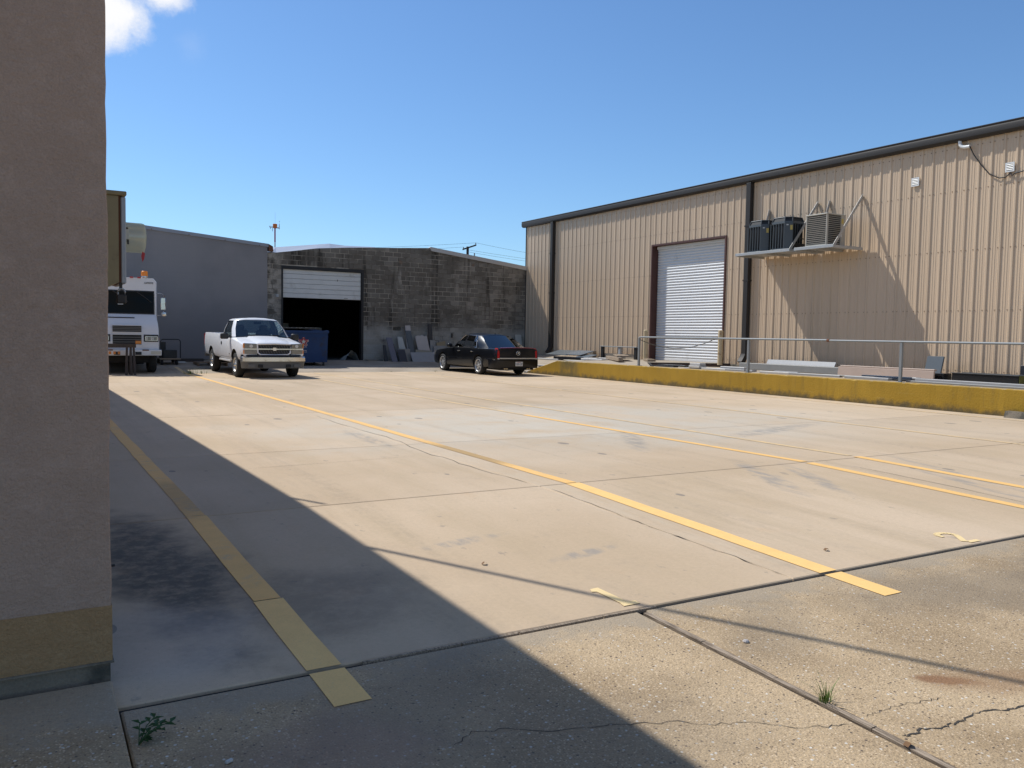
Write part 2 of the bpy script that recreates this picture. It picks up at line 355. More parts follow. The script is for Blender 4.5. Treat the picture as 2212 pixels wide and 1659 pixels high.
slabpiece('apron_slab', 17.07, 26, 3.63, 4.9, M_apron, LOT)
pad = slabpiece('sidewalk', -12, .305, -14, 3.86, M_apron, None, .035); tag(pad, kind='structure')
# wooden expansion strips
def strip(pts, w, name='wood_strip', n=None):
    bm = B()
    for (x0, y0), (x1, y1) in zip(pts, pts[1:]):
        d = Vector((x1-x0, y1-y0, 0)); p = V(-d.y, d.x, 0).normalized()*w/2; h = .006
        q = [V(x0, y0, zg(y0))-p, V(x1, y1, zg(y1))-p, V(x1, y1, zg(y1))+p, V(x0, y0, zg(y0))+p]
        t = [bm.verts.new(v+V(0, 0, h*rnd.uniform(.3, 1))) for v in q]; b = [bm.verts.new(v-V(0, 0, .05)) for v in q]
        bm.faces.new(t); bm.faces.new(b[::-1])
        for i in range(4): bm.faces.new((t[i], b[i], b[(i+1) % 4], t[(i+1) % 4]))
    return obj(name, bm, M_wood, LOT)
yy = 3.58; 
while yy > -6:
    y2 = yy-rnd.uniform(.35, .6); strip([(3.0+rnd.uniform(-.004, .004), yy), (3.0+rnd.uniform(-.004, .004), y2+.006)], .036); yy = y2
xx = 1.35
while xx < 2.95:
    x2 = xx+rnd.uniform(.3, .55); strip([(xx, 3.638), (x2-.01, 3.638)], .016); xx = x2
bm = B(); bx(bm, .3, 17.05, 3.6195, 3.6585, zg(3.64)-.10, zg(3.64)-.016); obj('joint_sealant', bm, mat('black_sealant', (.012, .011, .010), .8), LOT)
# cracks: ragged slots filled with dirt
def crack(pts, w, name='crack', mat_=None, jit=.012, sub=5):
    P = []
    for (x0, y0), (x1, y1) in zip(pts, pts[1:]):
        for k in range(sub):
            t = k/sub; P.append((x0+(x1-x0)*t+rnd.uniform(-jit, jit), y0+(y1-y0)*t+rnd.uniform(-jit, jit)))
    P.append(pts[-1]); bm = B(); L = []; R = []
    for i, (x, y) in enumerate(P):
        a = Vector(P[max(i-1, 0)]); b = Vector(P[min(i+1, len(P)-1)]); d = (b-a).normalized(); n = V(-d.y, d.x, 0)
        ww = w*rnd.uniform(.25, 1)*(.15 if i in (0, len(P)-1) else 1)/2; z = zg(y)+.0025
        L.append(bm.verts.new(V(x, y, z)+n*ww)); R.append(bm.verts.new(V(x, y, z)-n*ww))
    for i in range(len(P)-1): bm.faces.new((L[i], R[i], R[i+1], L[i+1]))
    return obj(name, bm, mat_ or M_crack, LOT)
crack([(1.38, 2.76), (1.5, 2.83), (1.64, 2.79), (1.81, 2.69), (2.02, 2.64), (2.13, 2.59), (2.3, 2.53), (2.42, 2.44), (2.58, 2.39), (2.74, 2.25), (2.84, 2.22), (2.955, 2.18)], .0045)
crack([(3.05, 2.2), (3.13, 2.2), (3.25, 2.2), (3.34, 2.19), (3.46, 2.17), (3.53, 2.16)], .0045)
crack([(3.05, 2.03), (3.08, 2.01), (3.17, 2.02), (3.28, 1.99), (3.34, 1.99), (3.39, 1.99), (3.44, 1.99), (3.53, 2.0), (3.62, 1.98), (3.72, 1.95), (3.9, 1.93), (4.2, 1.8)], .012, jit=.01)
crack([(4.36, 14.2), (4.33, 12.2), (4.36, 10.6), (4.22, 9.3), (4.24, 8.1), (4.27, 6.9)], .012, jit=.03)
crack([(4.33, 6.6), (4.31, 5.8), (4.28, 4.9), (4.3, 4.2), (4.285, 3.69)], .009, jit=.012)
for q in (((8.4, 6.3), (8.38, 5.2), (8.3, 4.3)), ((6.3, 14.72), (7.3, 14.66)), ((2.0, 8.9), (4.0, 9.05)), ((1.6, 14.6), (3.2, 14.75))): crack(list(q), .009, jit=.012)
# painted bay lines and numbers, thin sheets on the slabs
def paintline(x0, x1, y0, y1, w, m, name='painted_line'):
    bm = B(); cuts = [y0]+[c for c in (3.62, 3.66, 6.735, 6.765, 29.39, 29.42) if y0 < c < y1]+[y1]; n = 0
    for a, b in zip(cuts, cuts[1:]):
        if (a, b) in ((3.62, 3.66),): continue
        st = max(1, int((b-a)/.35)); rowsL = []
        for k in range(st+1):
            y = a+(b-a)*k/st; t = (y-y0)/(y1-y0); x = x0+(x1-x0)*t; j = rnd.uniform(-.004, .004); zz = zg(y)+.004
            rowsL.append((bm.verts.new((x-w/2+j, y, zz)), bm.verts.new((x+w/2+j, y, zz))))
        for p, q in zip(rowsL, rowsL[1:]): bm.faces.new((p[0], p[1], q[1], q[0]))
    return obj(name, bm, m, LOT)
paintline(1.175, 1.165, 3.27, 4.66, .165, M_yelf)
paintline(1.165, 1.14, 4.67, 6.78, .15, M_yel)
paintline(1.14, 1.09, 6.79, 24, .14, M_yel)
paintline(4.62, 4.67, 3.17, 6.74, .165, M_yelf); paintline(4.665, 4.64, 6.76, 29.3, .13, M_yel); paintline(4.64, 4.68, 29.5, 31.8, .13, M_yelw)
paintline(8.09, 8.05, 3.2, 6.7, .14, M_yel); paintline(8.05, 7.9, 6.77, 13.0, .12, M_yel); paintline(7.9, 7.75, 13.1, 28.6, .10, M_yelw)
paintline(9.16, 9.05, 3.2, 6.8, .14, M_yel); paintline(9.05, 8.9, 6.9, 29, .10, M_yelw)
paintline(12.5, 12.52, 3.2, 29, .10, M_yelw); paintline(16.2, 16.7, 4, 26, .09, M_yelw)
def poly_on_lot(name, pts, m, lift=.004):
    bm = B(); bm.faces.new([bm.verts.new((x, y, zg(y)+lift)) for x, y in pts]); return obj(name, bm, m, LOT)
poly_on_lot('painted_number', [(2.95, 3.715), (3.07, 3.715), (3.07, 3.765), (3.018, 3.77), (3.005, 4.045), (2.945, 4.04), (2.925, 3.995), (2.955, 3.985), (2.962, 3.77)], M_num)
bm = B()
arc = []
for k in range(9):
    a = radians(165-k*200/8); arc.append((6.345+.085*cos(a), 3.905+.07*sin(a)))
arc += [(6.30, 3.735)]
for (xa, ya), (xb, yb) in zip(arc, arc[1:]):
    d = Vector((xb-xa, yb-ya)).normalized(); n = Vector((-d.y, d.x))*.025
    q = [(xa+n.x, ya+n.y), (xa-n.x, ya-n.y), (xb-n.x, yb-n.y), (xb+n.x, yb+n.y)]
    bm.faces.new([bm.verts.new((x, y, zg(y)+.004)) for x, y in q])
bm.faces.new([bm.verts.new((x, y, zg(y)+.0045)) for x, y in ((6.31, 3.69), (6.45, 3.69), (6.45, 3.735), (6.33, 3.735))])
bm.faces.new([bm.verts.new((x, y, zg(y)+.0045)) for x, y in ((6.245, 3.885), (6.285, 3.885), (6.285, 3.925), (6.245, 3.925))])
obj('painted_number', bm, M_num, LOT)

# ================================================================== stucco building on the left
def m_stucco(name, base, spot):
    k = NT(name); p = k.pos
    c = k.mix(k.rng(k.noise(p, .9, 6), .3, .7), base, tuple(v*.86 for v in base))
    c = k.mix(k.rng(k.noise(p, 13, 7, .7), .48, .66, 0, .4), c, spot)
    c = k.mix(k.rng(k.noise(k.map(p, (3, 3, .5)), 1.5, 6, .6), .55, .8, 0, .35), c, tuple(v*.7 for v in base))
    c = k.scale(c, k.math('MULTIPLY_ADD', k.noise(p, 120, 5, .8), .7, .65))
    h = k.math('ADD', k.noise(p, 60, 5, .65), k.math('MULTIPLY', k.noise(p, 14, 3), 1.2)); k.bump(h, .9, .012)
    return k.done(c, .9, 0, .2)
M_stucco = m_stucco('pink_stucco', (.455, .32, .24), (.50, .36, .28)); M_tanband = m_stucco('tan_band', (.40, .25, .125), (.45, .30, .16))
M_foot = mat('mossy_concrete', (.23, .19, .14), .9, var=.3, vs_=6, fine=.3, bump=.6, bsc=50, dirt=(.07, .065, .05), dsc=3, dthr=(.45, .65))
M_metalroof = mat('roof_metal', (.52, .54, .57), .45, .3, var=.08)
M_darktrim = mat('dark_bronze_trim', (.034, .030, .027), .55, 0, var=.12, spec=.3)
SB = thing('stucco_building', 'tall pinkish stucco building filling the left edge of the view', 'building', (-4, 14, 0))
def slopewall(bm, x0, x1, y0, y1, z0, za, zb):   # top falls from za at y0 to zb at y1
    t = 1
    loft(bm, [[(x0, y0, z0), (x1, y0, z0), (x1, y0, za), (x0, y0, za)], [(x0, y1, z0), (x1, y1, z0), (x1, y1, zb), (x0, y1, zb)]])
def stuccowall(b):
    levels = [(.262, .262)]+[(.262+(4.98-.262)*k/60, .262+(3.82-.262)*k/60) for k in range(1, 61)]; rr = []
    for za, zb in levels:
        j = .31+rnd.uniform(-.0035, .0035); q = 3.9+rnd.uniform(-.002, .002)
        rr.append([(-9, 3.9, za), (j-.006, q, za), (j, q+.006, za), (.31, 4.3, za+(zb-za)*.018), (.31, 26, zb), (-9, 26, zb)])
    loft(b, rr)
part('wall', M_stucco, SB, stuccowall)
part('base_band', M_tanband, SB, lambda b: bx(b, -9, .313, 3.897, 26.003, .022, .262))
part('footing', M_foot, SB, lambda b: (bx(b, -9, .305, 3.905, 25.99, -.35, .014), bx(b, -9, .318, 3.886, 26, .014, .022)))
part('roof_edge', M_darktrim, SB, lambda b: loft(b, [[(-9.1, 3.85, 4.985), (.33, 3.85, 4.985), (.33, 3.85, 5.06), (-9.1, 3.85, 5.06)], [(-9.1, 26.1, 3.825), (.33, 26.1, 3.825), (.33, 26.1, 3.90), (-9.1, 26.1, 3.90)]]))
# small bolt sticking out of the wall
M_iron = mat('dark_iron', (.05, .045, .042), .6, .4)
part('anchor_bolt', M_iron, SB, lambda b: (cyl(b, (.30, 4.8, .2), (.40, 4.8, .2), .007, n=8), cyl(b, (.36, 4.8, .2), (.372, 4.8, .2), .016, n=6)))
M_cab = mat('tan_cabinet_paint', (.30, .245, .13), .6, var=.2, vs_=5, dirt=(.16, .11, .06), dsc=6); M_greysteel = mat('grey_steel', (.36, .37, .38), .5, .3, var=.15); M_rust = mat('rust', (.15, .06, .03), .9, var=.4, vs_=12)
EC = thing('electrical_cabinet', 'tan steel electrical cabinet on the side of the stucco wall, hung with a padlock', 'electrical box', (.31, 5.0, 1.69))
part('cabinet_body', M_cab, EC, lambda b: prism(b, [(.312, 1.672), (.40, 1.678), (.452, 1.70), (.452, 2.165), (.312, 2.165)], (5.0, 5.42), XZ))
part('hood', M_cab, EC, lambda b: bx(b, .312, .492, 4.985, 5.44, 2.167, 2.19, .004))
part('gasket', M_rust, EC, lambda b: bx(b, .453, .462, 5.003, 5.41, 1.698, 2.163))
part('cabinet_door', M_greysteel, EC, lambda b: bx(b, .463, .488, 4.995, 5.43, 1.695, 2.16, .004))
part('knockout_ring', M_cab, EC, lambda b: lathe(b, [(.012, 0), (.018, .004), (.026, .004), (.03, 0)], 20, Matrix.Translation((.375, 4.999, 1.775)) @ Matrix.Rotation(radians(90), 4, 'X')), 40)
part('hasp', M_iron, EC, lambda b: bx(b, .455, .468, 5.0, 5.03, 1.66, 1.70))
part('wireway', M_greysteel, EC, lambda b: (bx(b, .312, .352, 5.02, 5.12, 1.2, 1.67, .004), bx(b, .352, .366, 5.05, 5.07, 1.235, 1.245)))
PLk = thing('padlock', 'dark padlock hanging from the bottom of the tan electrical cabinet', 'padlock', (.462, 4.99, 1.585))
part('lock_body', M_iron, PLk, lambda b: bx(b, .437, .487, 4.978, 5.002, 1.585, 1.635, .006))
part('shackle', M_greysteel, PLk, lambda b: tube(b, [(.445, 4.99, 1.63)]+[(.462-.018*cos(pi*k/8), 4.99, 1.648+.018*sin(pi*k/8)) for k in range(9)]+[(.479, 4.99, 1.63)], .0045, 8), 60)
EM = thing('electric_meter', 'round glass electric meter with a red seal behind the tan cabinet', 'meter', (.31, 5.75, 1.9))
part('socket_box', M_greysteel, EM, lambda b: bx(b, .312, .46, 5.58, 5.92, 1.72, 2.18, .006))
k_ = NT('meter_glass'); k_.t.nodes.remove(k_.b); a_ = k_.n('ShaderNodeBsdfTransparent'); a_.inputs[0].default_value = (.85, .85, .74, 1); d_ = k_.n('ShaderNodeBsdfTranslucent'); d_.inputs[0].default_value = (.85, .84, .68, 1); g_ = k_.n('ShaderNodeBsdfGlossy'); g_.inputs['Roughness'].default_value = .1
m_a = k_.n('ShaderNodeMixShader'); m_a.inputs[0].default_value = .5; k_.l(a_.outputs[0], m_a.inputs[1]); k_.l(d_.outputs[0], m_a.inputs[2]); m_b = k_.n('ShaderNodeMixShader'); m_b.inputs[0].default_value = .08; k_.l(m_a.outputs[0], m_b.inputs[1]); k_.l(g_.outputs[0], m_b.inputs[2]); k_.l(m_b.outputs[0], k_.out.inputs[0]); M_meterglass = k_.m
Mx = Matrix.Translation((.46, 5.75, 2.02)) @ Matrix.Rotation(radians(90), 4, 'Y')
part('rim', M_greysteel, EM, lambda b: lathe(b, [(.06, .001), (.11, .001), (.11, .03), (.098, .035)], 28, Mx), 40)
part('dial', mat('dial_plate', (.55, .53, .44), .5), EM, lambda b: (lathe(b, [(.0, .06), (.08, .06), (.08, .002)], 24, Mx), box(b, (.545, 5.66, 2.03), (.05, .01, .06))), 40)
part('nameplate', M_iron, EM, lambda b: (bx(b, .522, .53, 5.7, 5.8, 1.99, 2.05), tube(b, [(.53, 5.68, 2.07), (.56, 5.665, 2.07), (.565, 5.665, 1.97)], .006, 6)))
part('glass_cover', M_meterglass, EM, lambda b: lathe(b, [(.093, .036), (.093, .19), (.088, .205), (.06, .213), (.0, .215)], 28, Mx), 40)
part('seal_tag', mat('red_plastic', (.50, .03, .03), .5), EM, lambda b: prism(b, [(.645, 1.93), (.66, 1.92), (.655, 1.885), (.645, 1.865), (.638, 1.90)], (5.66, 5.664), XZ))

# ================================================================== grey building at the back
def m_greywall():
    k = NT('grey_painted_block'); p = k.pos
    br = k.n('ShaderNodeTexBrick'); k.put(br.inputs['Vector'], k.map(p, (1, 1, 1), (0, 0, 0), (radians(90), 0, 0)))
    br.inputs['Scale'].default_value = 1; br.inputs['Brick Width'].default_value = .406; br.inputs['Row Height'].default_value = .203; br.inputs['Mortar Size'].default_value = .006; br.inputs['Mortar Smooth'].default_value = .6
    c = k.mix(k.rng(k.noise(p, .5, 6), .3, .7), (.215, .205, .205), (.26, .245, .24))
    c = k.mix(k.rng(k.noise(k.map(p, (1, 1, .35)), 1.2, 6, .6), .55, .8, 0, .3), c, (.19, .185, .185))
    c = k.mix(k.math('MULTIPLY', br.outputs['Fac'], .16), c, (.15, .15, .17))
    k.bump(k.math('SUBTRACT', k.math('MULTIPLY', k.noise(p, 40, 4), .4), k.math('MULTIPLY', br.outputs['Fac'], .4)), .3, .01)
    return k.done(c, .8, 0, .3)
GB = thing('grey_building', 'blue grey painted block building behind the white pickup', 'building', (0, 40, 0))
gt = lambda x: 5.36-.081*(x-4.17)
part('wall', m_greywall(), GB, lambda b: prism(b, [(-12, -.3), (8.62, -.3), (8.62, gt(8.62)-.06), (-12, gt(-12)-.06)], (34.55, 34.83), XZ))
part('roof_cap', mat('cap_flashing', (.27, .28, .31), .5, .2, var=.15), GB, lambda b: prism(b, [(-12, gt(-12)-.13), (8.66, gt(8.66)-.13), (8.66, gt(8.66)), (-12, gt(-12))], (34.50, 34.9), XZ))
for i in range(7): part('cap_bolt', M_rust, GB, lambda b, x=8.3-i*1.35: cyl(b, (x, 34.492, gt(x)-.11), (x, 34.51, gt(x)-.11), .02, n=6))
part('side_wall', M_foot, GB, lambda b: (bx(b, -12, -11.7, 34.83, 46, -.3, 6.2), bx(b, 8.3, 8.6, 34.84, 46, -.3, 4.85), bx(b, -11.7, 8.3, 45.7, 46, -.3, 4.8)))
part('roof', M_metalroof, GB, lambda b: prism(b, [(-12, gt(-12)-.2), (8.6, gt(8.6)-.2), (8.6, gt(8.6)-.12), (-12, gt(-12)-.12)], (34.92, 46.2), XZ))
part('footing', M_foot, GB, lambda b: bx(b, -12, 8.6, 34.46, 34.55, -.2, .30))
part('scupper', M_rust, GB, lambda b: prism(b, [(8.66, 4.72), (8.84, 4.70), (8.82, 4.9), (8.66, 4.98)], (34.45, 34.75), XZ))

# ================================================================== concrete block warehouse
def m_block():
    k = NT('weathered_block'); p = k.pos; z = k.sep(p)[2]
    c = k.mix(k.orand(), (.20, .178, .15), (.30, .27, .23))
    vc = k.n('ShaderNodeVertexColor'); vc.layer_name = 'tint'
    c = k.mix(1., c, k.mix(vc.outputs['Alpha'], (1., 1., 1.), vc.outputs['Color']), 'MULTIPLY')
    c = k.mix(k.rng(k.noise(p, .9, 7, .6), .40, .62, 0, .75), c, (.115, .10, .08))
    c = k.mix(k.rng(k.noise(k.map(p, (2.3, 2.3, .22), (3, 0, 1)), 1.0, 7, .6), .52, .65, 0, .85), c, (.042, .036, .029))
    c = k.mix(k.rng(k.noise(k.map(p, (1.4, 1.4, .3), (11, 0, 4)), 1.3, 7, .65), .58, .75, 0, .6), c, (.46, .42, .36))
    low = k.rng(k.math('MULTIPLY_ADD', k.noise(p, 1.2, 6), 1.2, z), 2.75, 1.9)
    c = k.mix(k.math('MULTIPLY', low, k.rng(k.noise(p, 1.6, 6, .6), .25, .6, .35, .85)), c, (.37, .355, .32))
    left = k.rng(k.sep(p)[0], 9.6, 8.7)
    c = k.mix(k.math('MULTIPLY', left, k.rng(k.noise(p, 3, 6), .4, .6, 0, .7)), c, (.48, .43, .36))
    c = k.mix(k.rng(k.noise(k.map(p, (1, 1, 1), (40, 0, 3)), 1.5, 5), .66, .76, 0, .6), c, (.20, .10, .055))
    c = k.scale(c, k.math('MULTIPLY_ADD', k.noise(p, 28, 5, .7), .5, .75))
    k.bump(k.noise(p, 60, 5, .7), .6, .01)
    return k.done(c, .92, 0, .2)
M_block = m_block()
M_mortar = mat('mortar', (.38, .335, .27), .95, var=.4, vs_=2.5, fine=.3, dirt=(.10, .082, .062), dsc=1.1, dthr=(.42, .6))
M_parge = mat('thin_parging', (.30, .28, .24), .95, var=.3, vs_=3, fine=.2, dirt=(.10, .09, .08), dsc=2)
BWt = [(8.62, 4.62), (10.7, 4.96), (12.5, 5.12), (15.9, 5.33), (21.0, 4.72)]
def btop(x):
    for (a, za), (b, zb) in zip(BWt, BWt[1:]):
        if x <= b: return za+(zb-za)*(x-a)/(b-a)
    return BWt[-1][1]
BW = thing('block_warehouse', 'stained concrete block warehouse with a half open overhead door', 'building', (14.8, 36, .2))
DX0, DX1, DZ1 = 9.2, 12.76, 4.17
def bwall(b):
    for xs in ([8.63, 8.9, DX0], [DX0, 10.7, 12.5, DX1], [DX1, 15.9, 20.97]):
        pier = xs[0] != DX0
        z0 = -.1 if pier else DZ1
        prism(b, [(xs[0], z0), (xs[-1], z0)]+[(x, btop(x)-.008) for x in xs[::-1]], (34.607, 34.86), XZ)
part('mortar_core', M_mortar, BW, bwall)
part('parging', M_parge, BW, lambda b: (bx(b, DX1+.01, 20.96, 34.602, 34.6065, .1, 1.75), bx(b, 8.64, DX0-.01, 34.602, 34.6065, .1, 1.1)))
bh, bl = .203, .4064
full = []; odd = []
for r in range(26):
    z0 = .145+r*bh; x = 8.63-(bl/2 if r % 2 else 0)
    while x < 20.95:
        xa, xb = max(x+.010, 8.63), min(x+bl-.010, 20.95); za, zb = z0+.010, z0+bh-.010; x += bl
        segs = [(xa, xb)]
        if za < DZ1-.03 and z0+bh > .3:
            segs = []
            if xa < DX0: segs.append((xa, min(xb, DX0)))
            if xb > DX1: segs.append((max(xa, DX1), xb))
        for a, b_ in segs:
            if b_-a < .05: continue
            ta, tb = btop(a)-.004, btop(b_)-.004
            if max(ta, tb) < za+.03: continue
            if min(ta, tb) < zb: odd.append([(a, za), (b_, za), (b_, max(za+.01, min(zb, tb))), (a, max(za+.01, min(zb, ta)))])
            elif b_-a > bl-.03: full.append((a, za))
            else: odd.append([(a, za), (b_, za), (b_, zb), (a, zb)])
def blockmesh(polys, jit=True):
    b = B(); cl = b.loops.layers.float_color.new('tint')
    for poly in polys:
        j = rnd.uniform(-.004, .004) if jit else 0; i0 = len(b.faces); tint = rnd.uniform(.6, 1.2)
        cx = sum(p[0] for p in poly)/4; cz = sum(p[1] for p in poly)/4
        A = [b.verts.new((cx+(p[0]-cx)*.985, 34.6+j, cz+(p[1]-cz)*.965)) for p in poly]; Mi = [b.verts.new((p[0], 34.605+j, p[1])) for p in poly]; Bk = [b.verts.new((p[0], 34.64, p[1])) for p in poly]
        fs = [b.faces.new(A)]
        for P, Q in ((A, Mi), (Mi, Bk)):
            for k in range(4): fs.append(b.faces.new((P[k], P[(k+1) % 4], Q[(k+1) % 4], Q[k])))
        for f in fs:
            for lp in f.loops: lp[cl] = (tint, tint, tint*.98, 1)
    return finish(b, 'block')
full.sort(key=lambda p: (p[0]*.3-p[1]*.0)+rnd.uniform(0, .01))
one = blockmesh([[(0, 0), (bl-.02, 0), (bl-.02, bh-.02), (0, bh-.02)]], False); one.materials.append(M_block)
for i, (a, z) in enumerate(full[:295]):
    o = bpy.data.objects.new('block', one); C.objects.link(o); o.parent = BW; o.matrix_parent_inverse = wm(BW).inverted(); o.location = (a, rnd.uniform(-.003, .003), z)
me = blockmesh([[(a, z), (a+bl-.02, z), (a+bl-.02, z+bh-.02), (a, z+bh-.02)] for a, z in full[295:]]+odd); tag(obj('block_courses', me, M_block, BW), kind='stuff')
M_black = mat('black_steel', (.012, .012, .013), .6, .1)
part('door_frame', M_black, BW, lambda b: (bx(b, DX0, DX0+.07, 34.59, 34.84, .2, DZ1), bx(b, DX1-.1, DX1, 34.59, 34.84, .2, DZ1), bx(b, DX0+.07, DX1-.1, 34.59, 34.84, DZ1-.14, DZ1)))
M_dooroff = mat('offwhite_door', (.60, .60, .57), .5, var=.12, vs_=2.5, dirt=(.36, .34, .30), dsc=2.2, dthr=(.55, .8)); 
OD = part('overhead_door', M_greysteel, BW, lambda b: bx(b, DX0+.075, DX1-.105, 34.70, 34.715, 2.86, 4.05))
zz = 2.86
for h in (.19, .2, .2, .2, .2, .19):
    part('door_panel', M_dooroff, OD, lambda b: bx(b, DX0+.08, DX1-.11, 34.665, 34.70, zz+.006, zz+h-.006, .008)); zz += h
part('door_handle', M_iron, OD, lambda b: (bx(b, 11.9, 12.06, 34.65, 34.664, 2.91, 2.925), bx(b, 11.6, 11.62, 34.65, 34.664, 3.62, 3.7)))
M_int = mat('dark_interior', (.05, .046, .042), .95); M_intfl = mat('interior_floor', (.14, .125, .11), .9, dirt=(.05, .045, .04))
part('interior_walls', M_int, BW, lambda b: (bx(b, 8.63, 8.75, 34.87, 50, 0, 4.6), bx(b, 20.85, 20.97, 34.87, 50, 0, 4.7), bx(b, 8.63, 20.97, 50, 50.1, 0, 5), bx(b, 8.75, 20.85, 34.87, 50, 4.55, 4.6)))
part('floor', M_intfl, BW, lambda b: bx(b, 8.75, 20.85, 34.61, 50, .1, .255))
part('roof_flashing', mat('blue_grey_flashing', (.27, .29, .34), .5, .2, var=.08), BW, lambda b: loft(b, [[(x, 34.64, z), (x*1.11, 38.5, 1.45+(zt-1.45)*1.11), (x*1.11, 38.5, 1.40+(zt-1.45)*1.11), (x, 34.66, z-.04)] for x, z, zt in ((8.80, 4.70, 4.84), (9.0, 4.67, 4.90), (10.7, 4.965, 5.13), (11.25, 5.015, 5.205), (11.95, 5.08, 5.165), (13.3, 5.175, 5.20))]))
part('roof_fascia', mat('light_fascia', (.47, .46, .44), .45, .2, var=.08), BW, lambda b: prism(b, [(15.85, 5.335), (15.95, 5.19), (20.98, 4.59), (20.98, 4.78), (15.9, 5.37)], (34.54, 34.70), XZ))
part('roof', M_metalroof, BW, lambda b: prism(b, [(8.7, 4.5), (12.5, 4.9), (15.9, 5.12), (20.97, 4.5), (20.97, 4.58), (15.9, 5.2), (12.5, 4.98), (8.7, 4.58)], (34.97, 50.2), XZ))
part('wall_box', M_greysteel, BW, lambda b: bx(b, 8.98, 9.08, 34.53, 34.6, 2.86, 2.98, .005))
part('conduit_stub', M_iron, BW, lambda b: (bx(b, 17.0, 17.06, 34.54, 34.6, 1.3, 1.5), bx(b, 12.84, 12.9, 34.56, 34.6, 3.12, 3.18)))
part('threshold', M_foot, BW, lambda b: (bx(b, 12.8, 13.25, 34.15, 34.59, .1, .30, .02), bx(b, 13.3, 13.6, 34.3, 34.59, .1, .28, .02)))

# ================================================================== metal warehouse on the right
XW = 21.0; PIT = .3142; RB0 = 15.69; ZE = 6.66
def m_siding():
    k = NT('tan_metal_siding'); p = k.pos
    c = k.mix(k.orand(), (.56, .42, .283), (.595, .445, .302))
    c = k.scale(c, k.math('MULTIPLY_ADD', k.noise(k.map(p, (1.5, 1.5, .25)), 1.0, 6), .16, .92))
    z = k.sep(p)[2]
    sp = k.rng(k.math('MULTIPLY_ADD', k.noise(p, 2.5, 6), .9, z), 1.55, 1.0)
    c = k.mix(k.math('MULTIPLY', sp, .45), c, (.40, .30, .20))
    yy_ = k.sep(p)[1]; run_ = k.math('MULTIPLY', k.math('MULTIPLY', k.rng(yy_, 15.7, 16.2), k.rng(yy_, 19.7, 19.2)), k.rng(z, 4.15, 3.9))
    c = k.mix(k.math('MULTIPLY', run_, k.rng(k.noise(k.map(p, (1, 1, .05)), 3.5, 6, .6), .5, .7, 0, .35)), c, (.33, .24, .15))
    c = k.mix(k.rng(k.noise(k.map(p, (1, 1, .08)), 2.2, 6, .65), .58, .75, 0, .25), c, (.42, .31, .19))
    c = k.scale(c, k.math('MULTIPLY_ADD', k.noise(p, 60, 3), .10, .95))
    return k.done(c, .42, 0, .5)
M_sid = m_siding(); M_gut = M_darktrim
MW = thing('metal_warehouse', 'tan ribbed metal warehouse with a white roller door', 'building', (24, 18, .5))
prof = [(0, .027), (.02, .027), (.045, 0), (.112, 0), (.12, .006), (.134, .006), (.142, 0), (.178, 0), (.186, .006), (.2, .006), (.208, 0), (PIT-.045, 0), (PIT-.02, .027)]
def panel(y1, y0, z0, z1, top=None):
    """one sheet between y0 < y1; ribs keep their phase along the wall"""
    pts = []; k0 = int(math.floor((y0-RB0)/PIT))-1; raw = []
    for k in range(k0, k0+8):
        for u, h in prof: raw.append((RB0+k*PIT+u, h))
    def hat(y):
        for (a, ha), (b, hb) in zip(raw, raw[1:]):
            if a <= y <= b: return ha+(hb-ha)*(y-a)/(b-a+1e-9)
        return 0
    ys = [(y0, hat(y0))]+[(y, h) for y, h in raw if y0+1e-4 < y < y1-1e-4]+[(y1, hat(y1))]
    b = B(); lo = [b.verts.new((XW-h, y, z0)) for y, h in ys]; hi = [b.verts.new((XW-h, y, z1)) for y, h in ys]
    for i in range(len(ys)-1): b.faces.new((lo[i], lo[i+1], hi[i+1], hi[i]))
    me = finish(b, 'wall_panel'); me.materials.append(M_sid)
    o = obj('wall_panel', me, None, MW); return o
DY0, DY1, DZ = 21.36, 25.22, 4.97
def run(ya, yb, z0, z1):
    y = ya
    while y > yb+.02:
        y2 = max(yb, y-3*PIT); panel(y-.002, y2+.002, z0, z1); y = y2
run(34.58, DY1, .60, ZE); run(DY1, DY0, DZ, ZE); run(DY0, 2.2, .60, ZE)
M_back_sid = mat('plain_tan_sheet', (.40, .31, .22), .5)
part('backing', mat('inner_sheet', (.2, .17, .13), .8), MW, lambda b: (bx(b, XW+.012, XW+.03, DY1, 34.6, .5, ZE), bx(b, XW+.012, XW+.03, DY0, DY1, DZ, ZE), bx(b, XW+.012, XW+.03, 2.2, DY0, .5, ZE)))
part('end_wall', M_back_sid, MW, lambda b: (prism(b, [(XW, .2), (45, .2), (45, 6.7), (33, 8.2), (XW, 6.7)], (34.6, 34.64), XZ), prism(b, [(XW, .2), (45, .2), (45, 6.7), (33, 8.2), (XW, 6.7)], (2.1, 2.15), XZ)))
part('rear_wall', M_back_sid, MW, lambda b: bx(b, 44.96, 45, 2.15, 34.6, .2, 6.7))
part('roof', M_metalroof, MW, lambda b: prism(b, [(20.86, 6.83), (33, 8.3), (45.2, 6.83), (45.2, 6.9), (33, 8.38), (20.86, 6.9)], (2.0, 34.72), XZ))
def gut(b):
    pr = [(21.0-.035, 6.64), (20.86, 6.65), (20.81, 6.70), (20.80, 6.82), (20.815, 6.86), (20.80, 6.905), (20.83, 6.925), (20.96, 6.90), (20.965, 6.68)]
    prism(b, pr, (1.9, 34.82), XZ)
part('gutter', M_gut, MW, gut, 30)
part('corner_trim', M_gut, MW, lambda b: (bx(b, XW-.04, XW+.08, 34.585, 34.66, .3, 6.64)))
